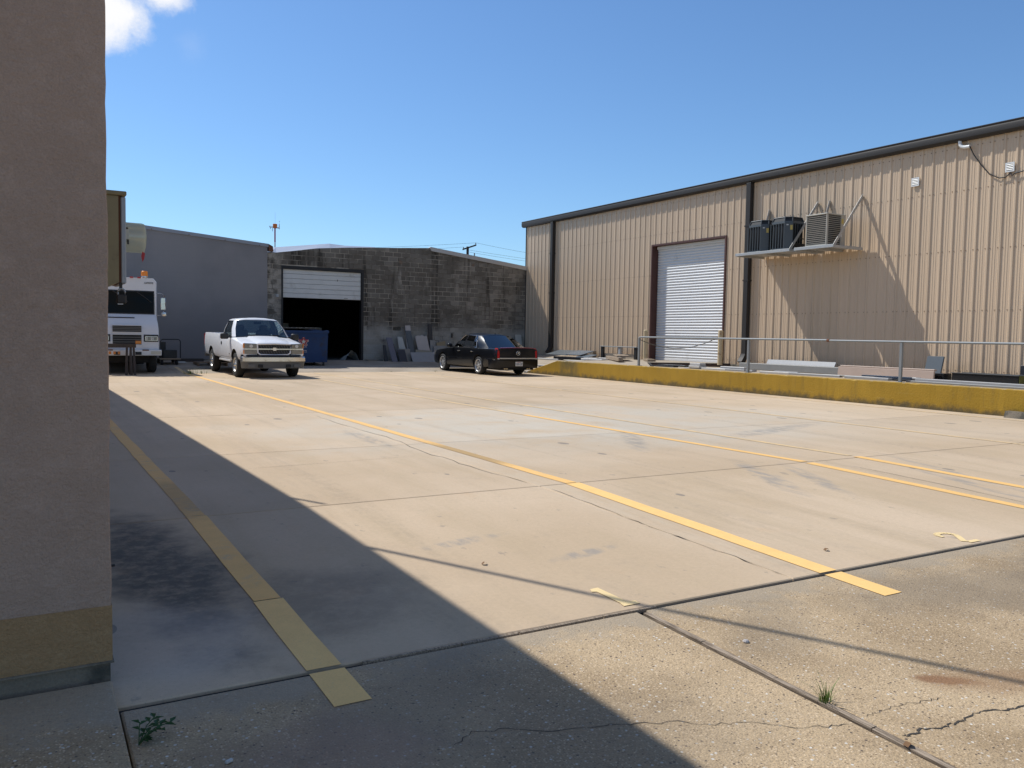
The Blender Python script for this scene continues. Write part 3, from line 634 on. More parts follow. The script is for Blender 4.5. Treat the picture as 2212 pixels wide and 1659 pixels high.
def downspout(y, name='downspout'):
    def f(b):
        bx(b, XW-.20, XW-.045, y-.10, y+.10, .98, 6.64, .008)
        rings = []
        for k in range(6):
            a = radians(k*11); rings.append([(XW-.20-.16*sin(a)*.5*k/5-(.10*k/5), y-.10, .98-.26*k/5), (XW-.045-.14*k/5, y-.10, .98-.34*k/5), (XW-.045-.14*k/5, y+.10, .98-.34*k/5), (XW-.20-.16*sin(a)*.5*k/5-(.10*k/5), y+.10, .98-.26*k/5)])
        loft(b, rings)
    d = part(name, M_gut, MW, f)
    for z in (3.4, 5.2): part('strap', M_gut, d, lambda b: bx(b, XW-.208, XW-.03, y-.125, y+.125, z, z+.045))
downspout(32.15); downspout(20.2)
def screws(b):
    kk = int((2.4-RB0)/PIT)
    while RB0+kk*PIT < 34.4:
        for u in (.06, PIT-.06):
            y = RB0+kk*PIT+u
            for z in (.75, 2.3, 3.85, 5.4, 6.5):
                if DY0-.05 < y < DY1+.05 and z < DZ+.1: continue
                box(b, (XW-.006, y, z), (.012, .022, .022))
        kk += 1
tag(part('fasteners', mat('screw_heads', (.27, .19, .13), .6), MW, screws), kind='stuff')
# roller door
M_rollw = mat('white_slat', (.68, .68, .67), .38, 0, var=.05, vs_=1.5, fine=.03, dirt=(.5, .5, .48), dsc=2, dthr=(.58, .85)); M_redsteel = mat('red_brown_steel', (.085, .034, .026), .6, var=.2, vs_=4)
part('door_jamb', M_redsteel, MW, lambda b: (bx(b, XW-.045, XW+.30, DY1-.005, DY1+.06, .6, DZ+.06), bx(b, XW-.045, XW+.30, DY0-.06, DY0+.005, .6, DZ+.06), bx(b, XW-.05, XW+.30, DY0+.005, DY1-.005, DZ, DZ+.06)))
RD = part('roller_door', M_rollw, MW, lambda b: (bx(b, XW+.235, XW+.30, DY0+.02, DY1-.02, .605, .70, .008), bx(b, XW+.275, XW+.28, DY0+.02, DY1-.02, .7, DZ)))
b = B(); n = 7; pp = [(.0, 0), (-.006, .012), (-.030, .030), (-.038, .052), (-.030, .075), (-.006, .093), (0, .101)]
A = [[b.verts.new((x, y, z)) for x, z in pp] for y in (DY0+.03, DY1-.03)]
for i in range(len(pp)-1): b.faces.new((A[0][i], A[0][i+1], A[1][i+1], A[1][i]))
slat = finish(b, 'slat', 50); slat.materials.append(M_rollw)
z = .705
while z < DZ-.02:
    o = bpy.data.objects.new('slat', slat); C.objects.link(o); o.parent = RD; o.matrix_parent_inverse = wm(RD).inverted(); o.location = (XW+.265, 0, z); z += .1015
part('hood', M_rollw, RD, lambda b: bx(b, XW+.18, XW+.29, DY0+.02, DY1-.02, DZ-.12, DZ-.003, .01))
part('base_curb', M_foot, MW, lambda b: (bx(b, XW-.09, XW+.1, 2.2, DY0-.07, .2, .595, .01), bx(b, XW-.012, XW+.1, DY1+.07, 34.58, .2, .595)))
# vents, conduit elbow, cable
M_whitepl = mat('white_plastic', (.74, .74, .72), .4, var=.04)
for y, zc in ((14.27, 5.8), (11.75, 5.79)):
    v_ = part('vent', M_whitepl, MW, lambda b: (bx(b, XW-.06, XW-.032, y-.11, y+.11, zc-.115, zc-.085), bx(b, XW-.06, XW-.032, y-.11, y+.11, zc+.085, zc+.115), bx(b, XW-.06, XW-.032, y-.11, y-.08, zc-.085, zc+.085), bx(b, XW-.06, XW-.032, y+.08, y+.11, zc-.085, zc+.085)))
    part('vent_back', M_iron, v_, lambda b: bx(b, XW-.038, XW-.033, y-.08, y+.08, zc-.085, zc+.085))
    for k in range(4): part('louvre', M_whitepl, v_, lambda b, zq=zc-.06+k*.04: box(b, (XW-.05, y, zq), (.022, .16, .016), rot=Matrix.Rotation(radians(25), 4, 'Y')))
part('conduit_elbow', M_whitepl, MW, lambda b: tube(b, [(XW-.10, 13.03, 6.66), (XW-.10, 13.02, 6.56), (XW-.10, 12.97, 6.50), (XW-.10, 12.88, 6.475), (XW-.10, 12.76, 6.47)], .045, 10), 50)
part('service_cable', M_black, MW, lambda b: tube(b, [(XW-.1, 12.76, 6.47), (XW-.08, 12.66, 6.25), (XW-.06, 12.48, 5.98), (XW-.05, 12.25, 5.7), (XW-.05, 12.0, 5.565), (XW-.05, 11.85, 5.56), (XW-.05, 11.76, 5.62), (XW-.07, 11.72, 5.66), (XW-.07, 11.68, 5.56), (XW-.06, 11.63, 5.62), (XW-.05, 11.3, 5.66), (XW-.05, 9.5, 5.7)], .014, 8), 60)

# ---- air conditioner shelves
M_galv = mat('galvanised_steel', (.40, .40, .39), .5, .3, var=.12, vs_=6)
def strut(par, y, zt=5.66, xb=19.74, zb=4.12):
    a = Vector((xb+.02, y, zb)); t = Vector((XW-.035, y, zt)); d = (t-a); ang = math.atan2(d.z, d.x)
    rot = Matrix.Rotation(-ang, 4, 'Y'); c = (a+t)/2
    part('brace', M_galv, par, lambda b: (box(b, c, (d.length, .008, .085), rot=rot), box(b, c+rot.to_3x3() @ V(0, .032, -.0385), (d.length, .056, .008), rot=rot)))
def shelf(label, y0, y1):
    s = thing('equipment_shelf', label, 'shelf', (XW, (y0+y1)/2, 4.1), 0, 'wall shelves under the air conditioners')
    part('front_channel', M_galv, s, lambda b: bx(b, 19.70, 19.75, y0, y1, 4.10, 4.185, .004))
    part('deck', M_galv, s, lambda b: (bx(b, 19.751, XW-.035, y0+.02, y1-.02, 4.155, 4.175)))
    for y in (y0+.03, (y0+y1)/2, y1-.03): part('bearer', M_galv, s, lambda b: bx(b, 19.751, XW-.035, y-.03, y+.03, 4.09, 4.154))
    strut(s, y0+.06); strut(s, y1-.20, xb=20.45)
    return s
shelf('long grey steel wall shelf carrying two dark air conditioners', 17.42, 19.60)
shelf('short grey steel wall shelf carrying the beige air conditioner', 15.85, 17.25)
M_acd = mat('dark_grey_ac', (.085, .095, .10), .5, .2, var=.1); M_acin = mat('ac_coil_black', (.015, .016, .017), .7); M_acb = mat('beige_ac', (.40, .37, .31), .5, 0, var=.08); M_label = mat('paper_label', (.6, .6, .57), .6); M_labely = mat('yellow_label', (.5, .38, .10), .6)
def ac_dark(label, xc, yc, z0):
    r = thing('air_conditioner', label, 'air conditioner', (xc, yc, z0), 0, 'dark air conditioners on the long shelf')
    def ring(s, z, ch): h = .42*s; c = ch; return [(h-c, -h, z), (h, -h+c, z), (h, h-c, z), (h-c, h, z), (-h+c, h, z), (-h, h-c, z), (-h, -h+c, z), (-h+c, -h, z)]
    part('coil', M_acin, r, lambda b: loft(b, [ring(.93, .03, .16), ring(.90, .80, .16)]), world=False)
    part('base_pan', M_acd, r, lambda b: loft(b, [ring(1.02, 0, .16), ring(1.02, .05, .16)]), world=False)
    part('top_band', M_acd, r, lambda b: loft(b, [ring(.97, .79, .16), ring(.96, .86, .16)]), world=False)
    part('fan_guard', M_acin, r, lambda b: loft(b, [ring(.94, .861, .16), ring(.84, .965, .15), ring(.80, .975, .15)]), world=False)
    part('top_cover', M_acd, r, lambda b: loft(b, [ring(.88, .976, .15), ring(.86, .995, .15)]), world=False)
    for k in range(8):
        p, q, t = ring(.965, .86, .16)[k], ring(.865, .975, .155)[k], 0
        part('guard_rib', M_acd, r, lambda b: tube(b, [p, q], .016, 6), world=False)
    # corner panel facing the yard with labels, and vertical louvre bars
    part('service_panel', M_acd, r, lambda b: prism(b, [(-.26, -.43), (-.43, -.26), (-.41, -.24), (-.24, -.41)], (.05, .80), lambda u, v, w: (u, v, w)), world=False)
    for s_, nx in ((0, 1), (1, 0)):
        for k in range(6):
            t = -.24+k*.103
            if s_ == 0: part('louvre_bar', M_acd, r, lambda b: bx(b, -.418, -.395, t, t+.018, .05, .80), world=False)
            else: part('louvre_bar', M_acd, r, lambda b: bx(b, t, t+.018, -.418, -.395, .05, .80), world=False)
    rot = Matrix.Rotation(radians(-45), 4, 'Z')
    part('label_plate', M_label, r, lambda b: box(b, (-.375, -.325, .74), (.06, .004, .03), rot=rot), world=False)
    part('warning_sticker', M_labely, r, lambda b: box(b, (-.295, -.405, .66), (.07, .004, .14), rot=rot), world=False)
    part('access_opening', M_acin, r, lambda b: bx(b, -.2, .3, -.43, -.419, .05, .2), world=False)
    part('pipe_stub', M_iron, r, lambda b: tube(b, [(-.12, -.40, .38), (-.1, -.47, .38), (0, -.5, .35), (.15, -.5, .33)], .014, 6), world=False)
ac_dark('dark grey air conditioner at the left end of the long wall shelf', 20.22, 18.90, 4.178)
ac_dark('dark grey air conditioner beside the brace on the long wall shelf', 20.22, 17.97, 4.178)
def ac_beige():
    r = thing('air_conditioner', 'beige louvred air conditioner on the short wall shelf', 'air conditioner', (20.2, 16.55, 4.178))
    hx, hy = .40, .37
    part('coil', M_acin, r, lambda b: bx(b, -hx+.02, hx-.02, -hy+.02, hy-.02, .02, .88), world=False)
    part('top_cover', M_acb, r, lambda b: bx(b, -hx-.01, hx+.01, -hy-.01, hy+.01, .885, .925, .012), world=False)
    part('base_pan', M_acb, r, lambda b: bx(b, -hx, hx, -hy, hy, 0, .05), world=False)
    for sx in (-1, 1):
        for sy in (-1, 1):
            part('corner_post', M_acb, r, lambda b: bx(b, *sorted((sx*(hx-.07), sx*hx)), *sorted((sy*(hy-.035), sy*hy)), .05, .885, .004), world=False)
    for k in range(15):
        z = .085+k*.054
        part('louvre', M_acb, r, lambda b: (box(b, (-hx+.008, 0, z), (.006, 2*hy-.07, .022), rot=Matrix.Rotation(radians(-20), 4, 'Y')),), world=False)
        part('louvre', M_acb, r, lambda b: (box(b, (-.06, -hy+.006, z), (2*hx-.26, .006, .014)),), world=False)
    part('service_panel', M_acb, r, lambda b: bx(b, .2, hx-.07, -hy, -hy+.02, .05, .885), world=False)
    part('label_plate', M_labely, r, lambda b: bx(b, .22, .31, -hy-.004, -hy, .66, .80), world=False)
    part('warning_sticker', M_label, r, lambda b: bx(b, .2, .25, -hy-.004, -hy, .28, .42), world=False)
ac_beige()

# ================================================================== loading dock
def m_kerb():
    k = NT('mustard_painted_concrete'); p = k.pos; z = k.sep(p)[2]
    c = k.mix(k.rng(k.noise(p, .8, 6), .3, .7), (.32, .19, .016), (.38, .228, .022))
    c = k.mix(k.rng(k.noise(k.map(p, (1, 2, .6)), 1.6, 7, .65), .55, .78, 0, .6), c, (.235, .155, .035))
    base = k.rng(k.math('MULTIPLY_ADD', k.noise(p, 4, 7, .7), .46, z), .42, .22)
    c = k.mix(k.math('MULTIPLY', base, .9), c, (.075, .062, .035))
    ysc = k.sep(p)[1]; dk = k.math('MULTIPLY', k.rng(ysc, 24.2, 24.6), k.rng(ysc, 25.7, 25.3))
    c = k.mix(k.math('MULTIPLY', dk, k.rng(k.noise(p, 3, 6), .3, .6, .2, .75)), c, (.10, .085, .04))
    c = k.mix(k.rng(k.noise(p, 9, 5, .6), .70, .76, 0, .6), c, (.30, .27, .20))
    scr = k.rng(k.noise(k.map(p, (1, .12, 3.5)), 6, 7, .7), .62, .70, 0, .7)
    c = k.mix(scr, c, (.46, .33, .11))
    chip = k.rng(k.math('MULTIPLY_ADD', k.noise(p, 7, 7, .75), .16, z), .625, .645)
    c = k.mix(k.math('MULTIPLY', chip, .8), c, (.40, .35, .27))
    c = k.mix(k.rng(k.noise(k.map(p, (1, 2.2, .25)), 2.4, 7, .7), .56, .72, 0, .55), c, (.15, .105, .03))
    c = k.scale(c, k.math('MULTIPLY_ADD', k.noise(p, 45, 5, .7), .4, .8))
    k.bump(k.noise(p, 25, 5), .5, .012)
    return k.done(c, .7, 0, .3)
M_kerb = m_kerb(); M_dock = mat('dock_concrete', (.37, .305, .225), .85, var=.15, vs_=.8, fine=.1, dirt=(.24, .20, .15), dsc=1.5)
DK = tag(part('loading_dock', M_dock, None, lambda b: prism(b, [(17.2, -2), (20.9, -2), (20.9, 21.0), (18.4, 22.2), (17.2, 20.6)], (-.2, .50), lambda u, v, w: (u, v, w))), kind='structure')
def plat(b):
    top = [(17.2, 20.62, .545), (18.38, 22.22, .60), (20.98, 21.02, .605), (21.28, 21.3, .605), (21.28, 25.3, .605), (20.98, 25.4, .605), (20.98, 34.55, .60), (17.3, 34.5, .26), (17.12, 29.4, .02), (17.12, 27.9, .03), (17.2, 25.7, .53)]
    T = [b.verts.new(p) for p in top]; Bt = [b.verts.new((x, y, -.25)) for x, y, z in top]; n = len(T)
    c = b.verts.new((19, 25.5, .58)); c2 = b.verts.new((19.4, 29.5, .42))
    for i in range(n): b.faces.new((T[i], Bt[i], Bt[(i+1) % n], T[(i+1) % n]))
    for i in (0, 1, 2, 3, 4): b.faces.new((T[i], T[i+1], c))
    for q in ((T[10], T[0], c), (T[5], T[6], c2), (T[6], T[7], c2), (T[7], T[8], c2), (T[8], T[9], c2), (T[9], T[10], c2), (T[10], c, c2), (c, T[5], c2)): b.faces.new(q)
part('platform', M_dock, DK, plat)
M_rubble = mat('broken_edge', (.10, .06, .045), .95, var=.5, vs_=14, dirt=(.02, .018, .016), dsc=8)
part('broken_edge', M_rubble, DK, lambda b: (prism(b, [(18.36, 22.19), (20.9, 20.98), (20.9, 20.9), (18.36, 22.11)], (.30, .585), lambda u, v, w: (u, v, w))))
part('edge_angle', M_iron, DK, lambda b: prism(b, [(18.34, 22.17), (20.93, 20.95), (20.93, 20.88), (18.34, 22.10)], (.586, .622), lambda u, v, w: (u, v, w)))
part('edge_angle', M_black, DK, lambda b: loft(b, [[(17.22, 20.50, .52), (17.22, 20.60, .52), (17.22, 20.60, .565), (17.22, 20.50, .565)], [(18.34, 22.04, .57), (18.34, 22.16, .57), (18.34, 22.16, .62), (18.34, 22.04, .62)]]))
KB = tag(part('dock_wall', M_kerb, None, lambda b: None), 'mustard yellow painted concrete wall along the edge of the loading dock', 'retaining wall')
segs = [27.9, 25.72, 23.6, 22.45, 18.75, 16.4, 13.7, 11.0, 8.2, 5.4, 2.6, -.5]
bm = B()
for a, c_ in zip(segs, segs[1:]):
    za = .05 if a == 27.9 else .55; y1, y0 = a-.0015, c_+.0015
    A = [(17.0, y1, -.15), (17.19, y1, -.15), (17.19, y1, za), (17.0, y1, za)]; D = [(17.0, y0, -.15), (17.19, y0, -.15), (17.19, y0, .55), (17.0, y0, .55)]
    st_n = max(3, int((y1-y0)/.12)); rr_ = []
    for q in range(st_n+1):
        t_ = q/st_n; y_ = y1+(y0-y1)*t_; zt_ = za+(.55-za)*t_; ch_ = rnd.uniform(0, .006)+(rnd.random() < .12)*rnd.uniform(.006, .022); e_ = rnd.uniform(-.003, .003)
        rr_.append([(17.0+e_, y_, -.15), (17.19, y_, -.15), (17.19, y_, zt_), (17.012+ch_, y_, zt_), (17.0+e_, y_, zt_-.012-ch_)])
    if a == segs[0]: loft(bm, rr_); me = finish(bm, 'dock_wall'); KB.data = me; me.materials.append(M_kerb); bm = None; KB.location = (0, 0, 0)
    else: part('wall_section', M_kerb, KB, lambda b: loft(b, rr_))
for a in segs[1:-1]: part('joint', M_filler, KB, lambda b: bx(b, 17.006, 17.18, a-.003, a+.003, -.1, .545))
M_rail = mat('galvanised_rail', (.22, .235, .24), .55, .2, var=.15, vs_=5)
GR = thing('guard_railing', 'single grey pipe guard rail on posts above the mustard dock wall', 'railing', (17.1, 14, .55))
for y in (21.1, 16.4, 11.8, 7.2, 2.6):
    part('post', M_rail, GR, lambda b: (bx(b, 17.07, 17.13, y-.03, y+.03, .56, 1.44), bx(b, 17.03, 17.17, y-.07, y+.07, .55, .56)))
part('rail', M_rail, GR, lambda b: tube(b, [(17.1, 21.13, 1.40), (17.1, 21.1, 1.455), (17.1, 21.0, 1.47), (17.1, 13.8, 1.47)], .027, 10), 40)
part('rail', M_rail, GR, lambda b: (tube(b, [(17.1, 13.79, 1.462), (17.1, 1.0, 1.462)], .027, 10)), 40)
part('coupling', M_rust, GR, lambda b: tube(b, [(17.1, 13.76, 1.466), (17.1, 13.83, 1.466)], .037, 10))
M_creamrust = mat('cream_rusty_paint', (.55, .43, .26), .7, var=.1, dirt=(.22, .09, .03), dsc=3.5, dthr=(.56, .68))
for y, lab in ((24.92, 'cream rusty bollard at the left jamb of the roller door'), (20.95, 'cream rusty bollard at the right jamb of the roller door')):
    bo = part('bollard', M_creamrust, None, lambda b: (lathe(b, [(.001, 1.76), (.06, 1.755), (.085, 1.73), (.085, .57)], 16, Matrix.Translation((20.5, y, 0)))), 40)
    bo.data.transform(Matrix.Translation((-20.5, -y, -.6))); bo.location = (20.5, y, .6)
    tag(bo, lab, 'bollard', 'bollards beside the roller door')
ch = []
for k in range(15):
    t = k/14; p = V(17.1, 21.1, 1.40).lerp(V(20.45, 21.0, 1.52), t); p.z -= .42*4*t*(1-t)*.8; ch.append(p)
tag(part('chain', mat('dull_chain', (.16, .155, .14), .5, .5), None, lambda b: tube(b, ch, .013, 6), 60), 'slack chain from the end of the rail to the right bollard', 'chain')
WS = part('wheel_stop', M_foot, None, lambda b: loft(b, [[(16.72, y, zg(y)), (16.93, y, zg(y)), (16.90, y, .13), (16.76, y, .13)] for y in (9.25, 7.4)])); tag(WS, 'low concrete wheel stop lying against the dock wall', 'wheel stop')

# ================================================================== vehicles (local: x forward, y left, z up, origin under front axle)
def paint(name, col, rough=.25, dirt=None, metal=0, coat=.6):
    k = NT(name); c = k.scale(col, k.math('MULTIPLY_ADD', k.noise(k.pos, 1.5, 5), .08, .96))
    if dirt:
        z = k.sep(k.pos)[2]; f = k.rng(k.math('MULTIPLY_ADD', k.noise(k.pos, 3, 7, .65), .7, z), 1.15, .55)
        c = k.mix(k.math('MULTIPLY', f, .6), c, dirt)
        c = k.mix(k.rng(k.noise(k.pos, 2.2, 7, .7), .62, .8, 0, .45), c, dirt)
    k.b.inputs['Coat Weight'].default_value = coat; k.b.inputs['Specular IOR Level'].default_value = .25; k.b.inputs['Coat Roughness'].default_value = .08
    return k.done(c, rough, metal, .25)
M_white = paint('white_truck_paint', (.78, .78, .79), .35, (.45, .40, .33), coat=.4)
M_black_car = paint('black_car_paint', (.004, .0045, .006), .3, None, coat=.25)
M_chrome = mat('chrome', (.72, .72, .72), .12, 1, var=.05); M_dirtchrome = mat('dull_chrome', (.62, .60, .56), .22, .9, var=.15, dirt=(.40, .37, .32), dsc=4)
M_rubber = mat('tyre_rubber', (.018, .018, .018), .85, var=.2); M_blkpl = mat('black_plastic', (.014, .014, .015), .5); M_greypl = mat('grey_plastic', (.13, .13, .125), .6)
M_alloy = mat('silver_alloy', (.48, .48, .47), .4, .6, var=.08); M_amber = mat('amber_lens', (.65, .22, .03), .25); M_redl = mat('red_lens', (.42, .012, .015), .15); M_clear = mat('headlamp_lens', (.24, .24, .225), .10, .3, var=.3, vs_=9)
M_glass = glass('car_glass', (.62, .70, .66), .05); M_tint = glass('tinted_car_glass', (.05, .055, .06), .06)
M_seat = mat('grey_seat_cloth', (.16, .15, .14), .9); M_dash = mat('dashboard', (.055, .052, .05), .8); M_under = mat('underbody_black', (.01, .01, .01), .9)
def wheel(par, x, y, r, w, rim_r, spokes, kind):
    s = 1 if y > 0 else -1; MM = Matrix.Translation((x, y, r)) @ Matrix.Rotation(radians(-90*s), 4, 'X')   # local z points outwards
    t = part('wheel', M_rubber, par, lambda b: lathe(b, [(rim_r, -w/2+.02), (r*.86, -w/2), (r*.97, -w/2+.025), (r, -w/2+.06), (r, w/2-.06), (r*.97, w/2-.025), (r*.86, w/2), (rim_r, w/2-.015), (rim_r-.01, w/2-.04), (rim_r-.02, -w/2+.04), (rim_r, -w/2+.02)], 32, MM), 40, False)
    def rim(b):
        lathe(b, [(rim_r+.004, w/2-.012), (rim_r-.012, w/2-.006), (rim_r-.03, w/2-.03), (rim_r-.035, w/2-.10)], 32, MM)
        lathe(b, [(.0, w/2-.02), (.045, w/2-.022), (.06, w/2-.045), (.06, w/2-.1)], 18, MM)
        for k in range(spokes):
            a = 2*pi*k/spokes
            if kind == 'spoke':
                R_ = MM @ Matrix.Rotation(a, 4, 'Z')
                prof_ = [(.04, -.028), (rim_r-.02, -.022), (rim_r-.02, .022), (.04, .028)]
                A = [b.verts.new(R_ @ V(u, v, w/2-.03-(.006 if u > .1 else -.004))) for u, v in prof_]; D = [b.verts.new(R_ @ V(u, v, w/2-.075)) for u, v in prof_]
                b.faces.new(A)
                for i in range(4): b.faces.new((A[i], A[(i+1) % 4], D[(i+1) % 4], D[i]))
    part('rim', M_alloy, t, rim, 35, False)
    if kind == 'spoke': part('brake_shadow', M_under, t, lambda b: lathe(b, [(0, w/2-.09), (rim_r-.03, w/2-.09)], 24, MM), 0, False)
    else:
        part('wheel_disc', M_alloy, t, lambda b: lathe(b, [(.06, w/2-.03), (rim_r*.55, w/2-.02), (rim_r*.72, w/2-.05), (rim_r-.028, w/2-.06)], 24, MM), 35, False)
        for k in range(8):
            a = 2*pi*k/8; p = MM @ V(rim_r*.76*cos(a), rim_r*.76*sin(a), w/2-.048)
            q = MM @ V(rim_r*.76*cos(a), rim_r*.76*sin(a), w/2-.038); part('vent_hole', M_under, t, lambda b: cyl(b, p, q, .024, n=8), 0, False)
        part('hub_cap', M_dirtchrome, t, lambda b: lathe(b, [(.0, w/2+.025), (.05, w/2+.02), (.062, w/2-.03)], 16, MM), 40, False)
    return t
def hullring(x, w, zb, zt, c, tuck=.04, top=.10):
    h = [(0, zb), (w*.8, zb), (w-tuck, zb+.06), (w-.008, zb+.16), (w, (zb+zt)/2+.05), (w-.012, zt-.12), (w-.04, zt-.03), (w-top, zt), (w*.55, zt+c*.7), (0, zt+c)]
    return [(x, y, z) for y, z in h]+[(x, -y, z) for y, z in h[-2:0:-1]]
def arches(cut, wheels, R):
    for x, z in wheels:
        for s in (-1, 1): cyl(cut, (x, s*.55, z), (x, s*1.3, z), R, n=28)
def paint_wells(bm, wheels, R, half):
    """faces of the cut wheel wells take the second material"""
    for f in bm.faces:
        c = f.calc_center_median()
        for x, z in wheels:
            if abs(sqrt((c.x-x)**2+(c.z-z)**2)-R) < .02 and abs(f.normal.y) < .5 or (abs(abs(c.y)-.55) < .01 and (c.x-x)**2+(c.z-z)**2 < R*R): f.material_index = 1
def seam(bm, axis, pos, cond, w=.007):
    no = V(1, 0, 0) if axis == 'x' else V(0, 0, 1)
    for d in (-w/2, w/2):
        bmesh.ops.bisect_plane(bm, geom=bm.verts[:]+bm.edges[:]+bm.faces[:], plane_co=no*(pos+d), plane_no=no)
    for f in bm.faces:
        c = f.calc_center_median(); v = c.x if axis == 'x' else c.z
        if abs(v-pos) < w/2 and cond(c): f.material_index = 2
def split_faces(bm, cond):
    """move faces meeting cond to a new bmesh"""
    out = B(); mp = {}; kill = []
    for f in bm.faces:
        if f.material_index == 0 and cond(f.calc_center_median(), f.normal):
            vs_ = []
            for v in f.verts:
                if v not in mp: mp[v] = out.verts.new(v.co)
                vs_.append(mp[v])
            out.faces.new(vs_); kill.append(f)
    bmesh.ops.delete(bm, geom=kill, context='FACES'); return out
def greenhouse(root, belt, roof, tags, mats, dome=.06, mid=.03):
    """belt / roof: matching half rings from front centre round to rear centre on the left (y>=0). tags name each gap"""
    body = B(); wins = {}
    def lerp(a, b, t): return Vector(a).lerp(Vector(b), t)
    n = len(belt)
    for s in (1, -1):
        fl = lambda p: V(p[0], s*p[1], p[2])
        for i in range(n-1):
            tg = tags[i]; tgt = body if tg == 'p' else wins.setdefault((tg, s if tg not in ('windshield', 'rear_window') else 0), B())
            cols = []
            for q in (i, i+1):
                b0, r0 = Vector(belt[q]), Vector(roof[q]); m_ = b0.lerp(r0, .5); m_.y += mid*(1 if b0.y > .3 else b0.y/.3)
                cols.append([tgt.verts.new(fl(p)) for p in (b0, b0.lerp(m_, .5), m_, m_.lerp(r0, .55), r0)])
            for k in range(4): tgt.faces.new((cols[0][k], cols[1][k], cols[1][k+1], cols[0][k+1]))
    ring = [V(*p) for p in roof]+[V(p[0], -p[1], p[2]) for p in roof[-2:0:-1]]
    ctr = sum(ring, V(0, 0, 0))/len(ring); prev = [body.verts.new(p) for p in ring]
    for sc_, dz in ((.96, .022), (.86, dome*.7), (.6, dome*.95), (.25, dome)):
        cur = [body.verts.new(V(ctr.x+(p.x-ctr.x)*sc_, p.y*sc_, p.z+dz)) for p in ring]
        for k in range(len(ring)): body.faces.new((prev[k], prev[(k+1) % len(ring)], cur[(k+1) % len(ring)], cur[k]))
        prev = cur
    body.faces.new(prev)
    bmesh.ops.remove_doubles(body, verts=body.verts, dist=.0005)
    obj('cab_roof', body, mats['paint'], root, 35, False)
    for (tg, s), b in wins.items():
        bmesh.ops.remove_doubles(b, verts=b.verts, dist=.0005); obj(tg, b, mats['glass'], root, 40, False)
def frame_tube(root, name, pts, r, m):
    part(name, m, root, lambda b: tube(b, pts, r, 6), 60, False)

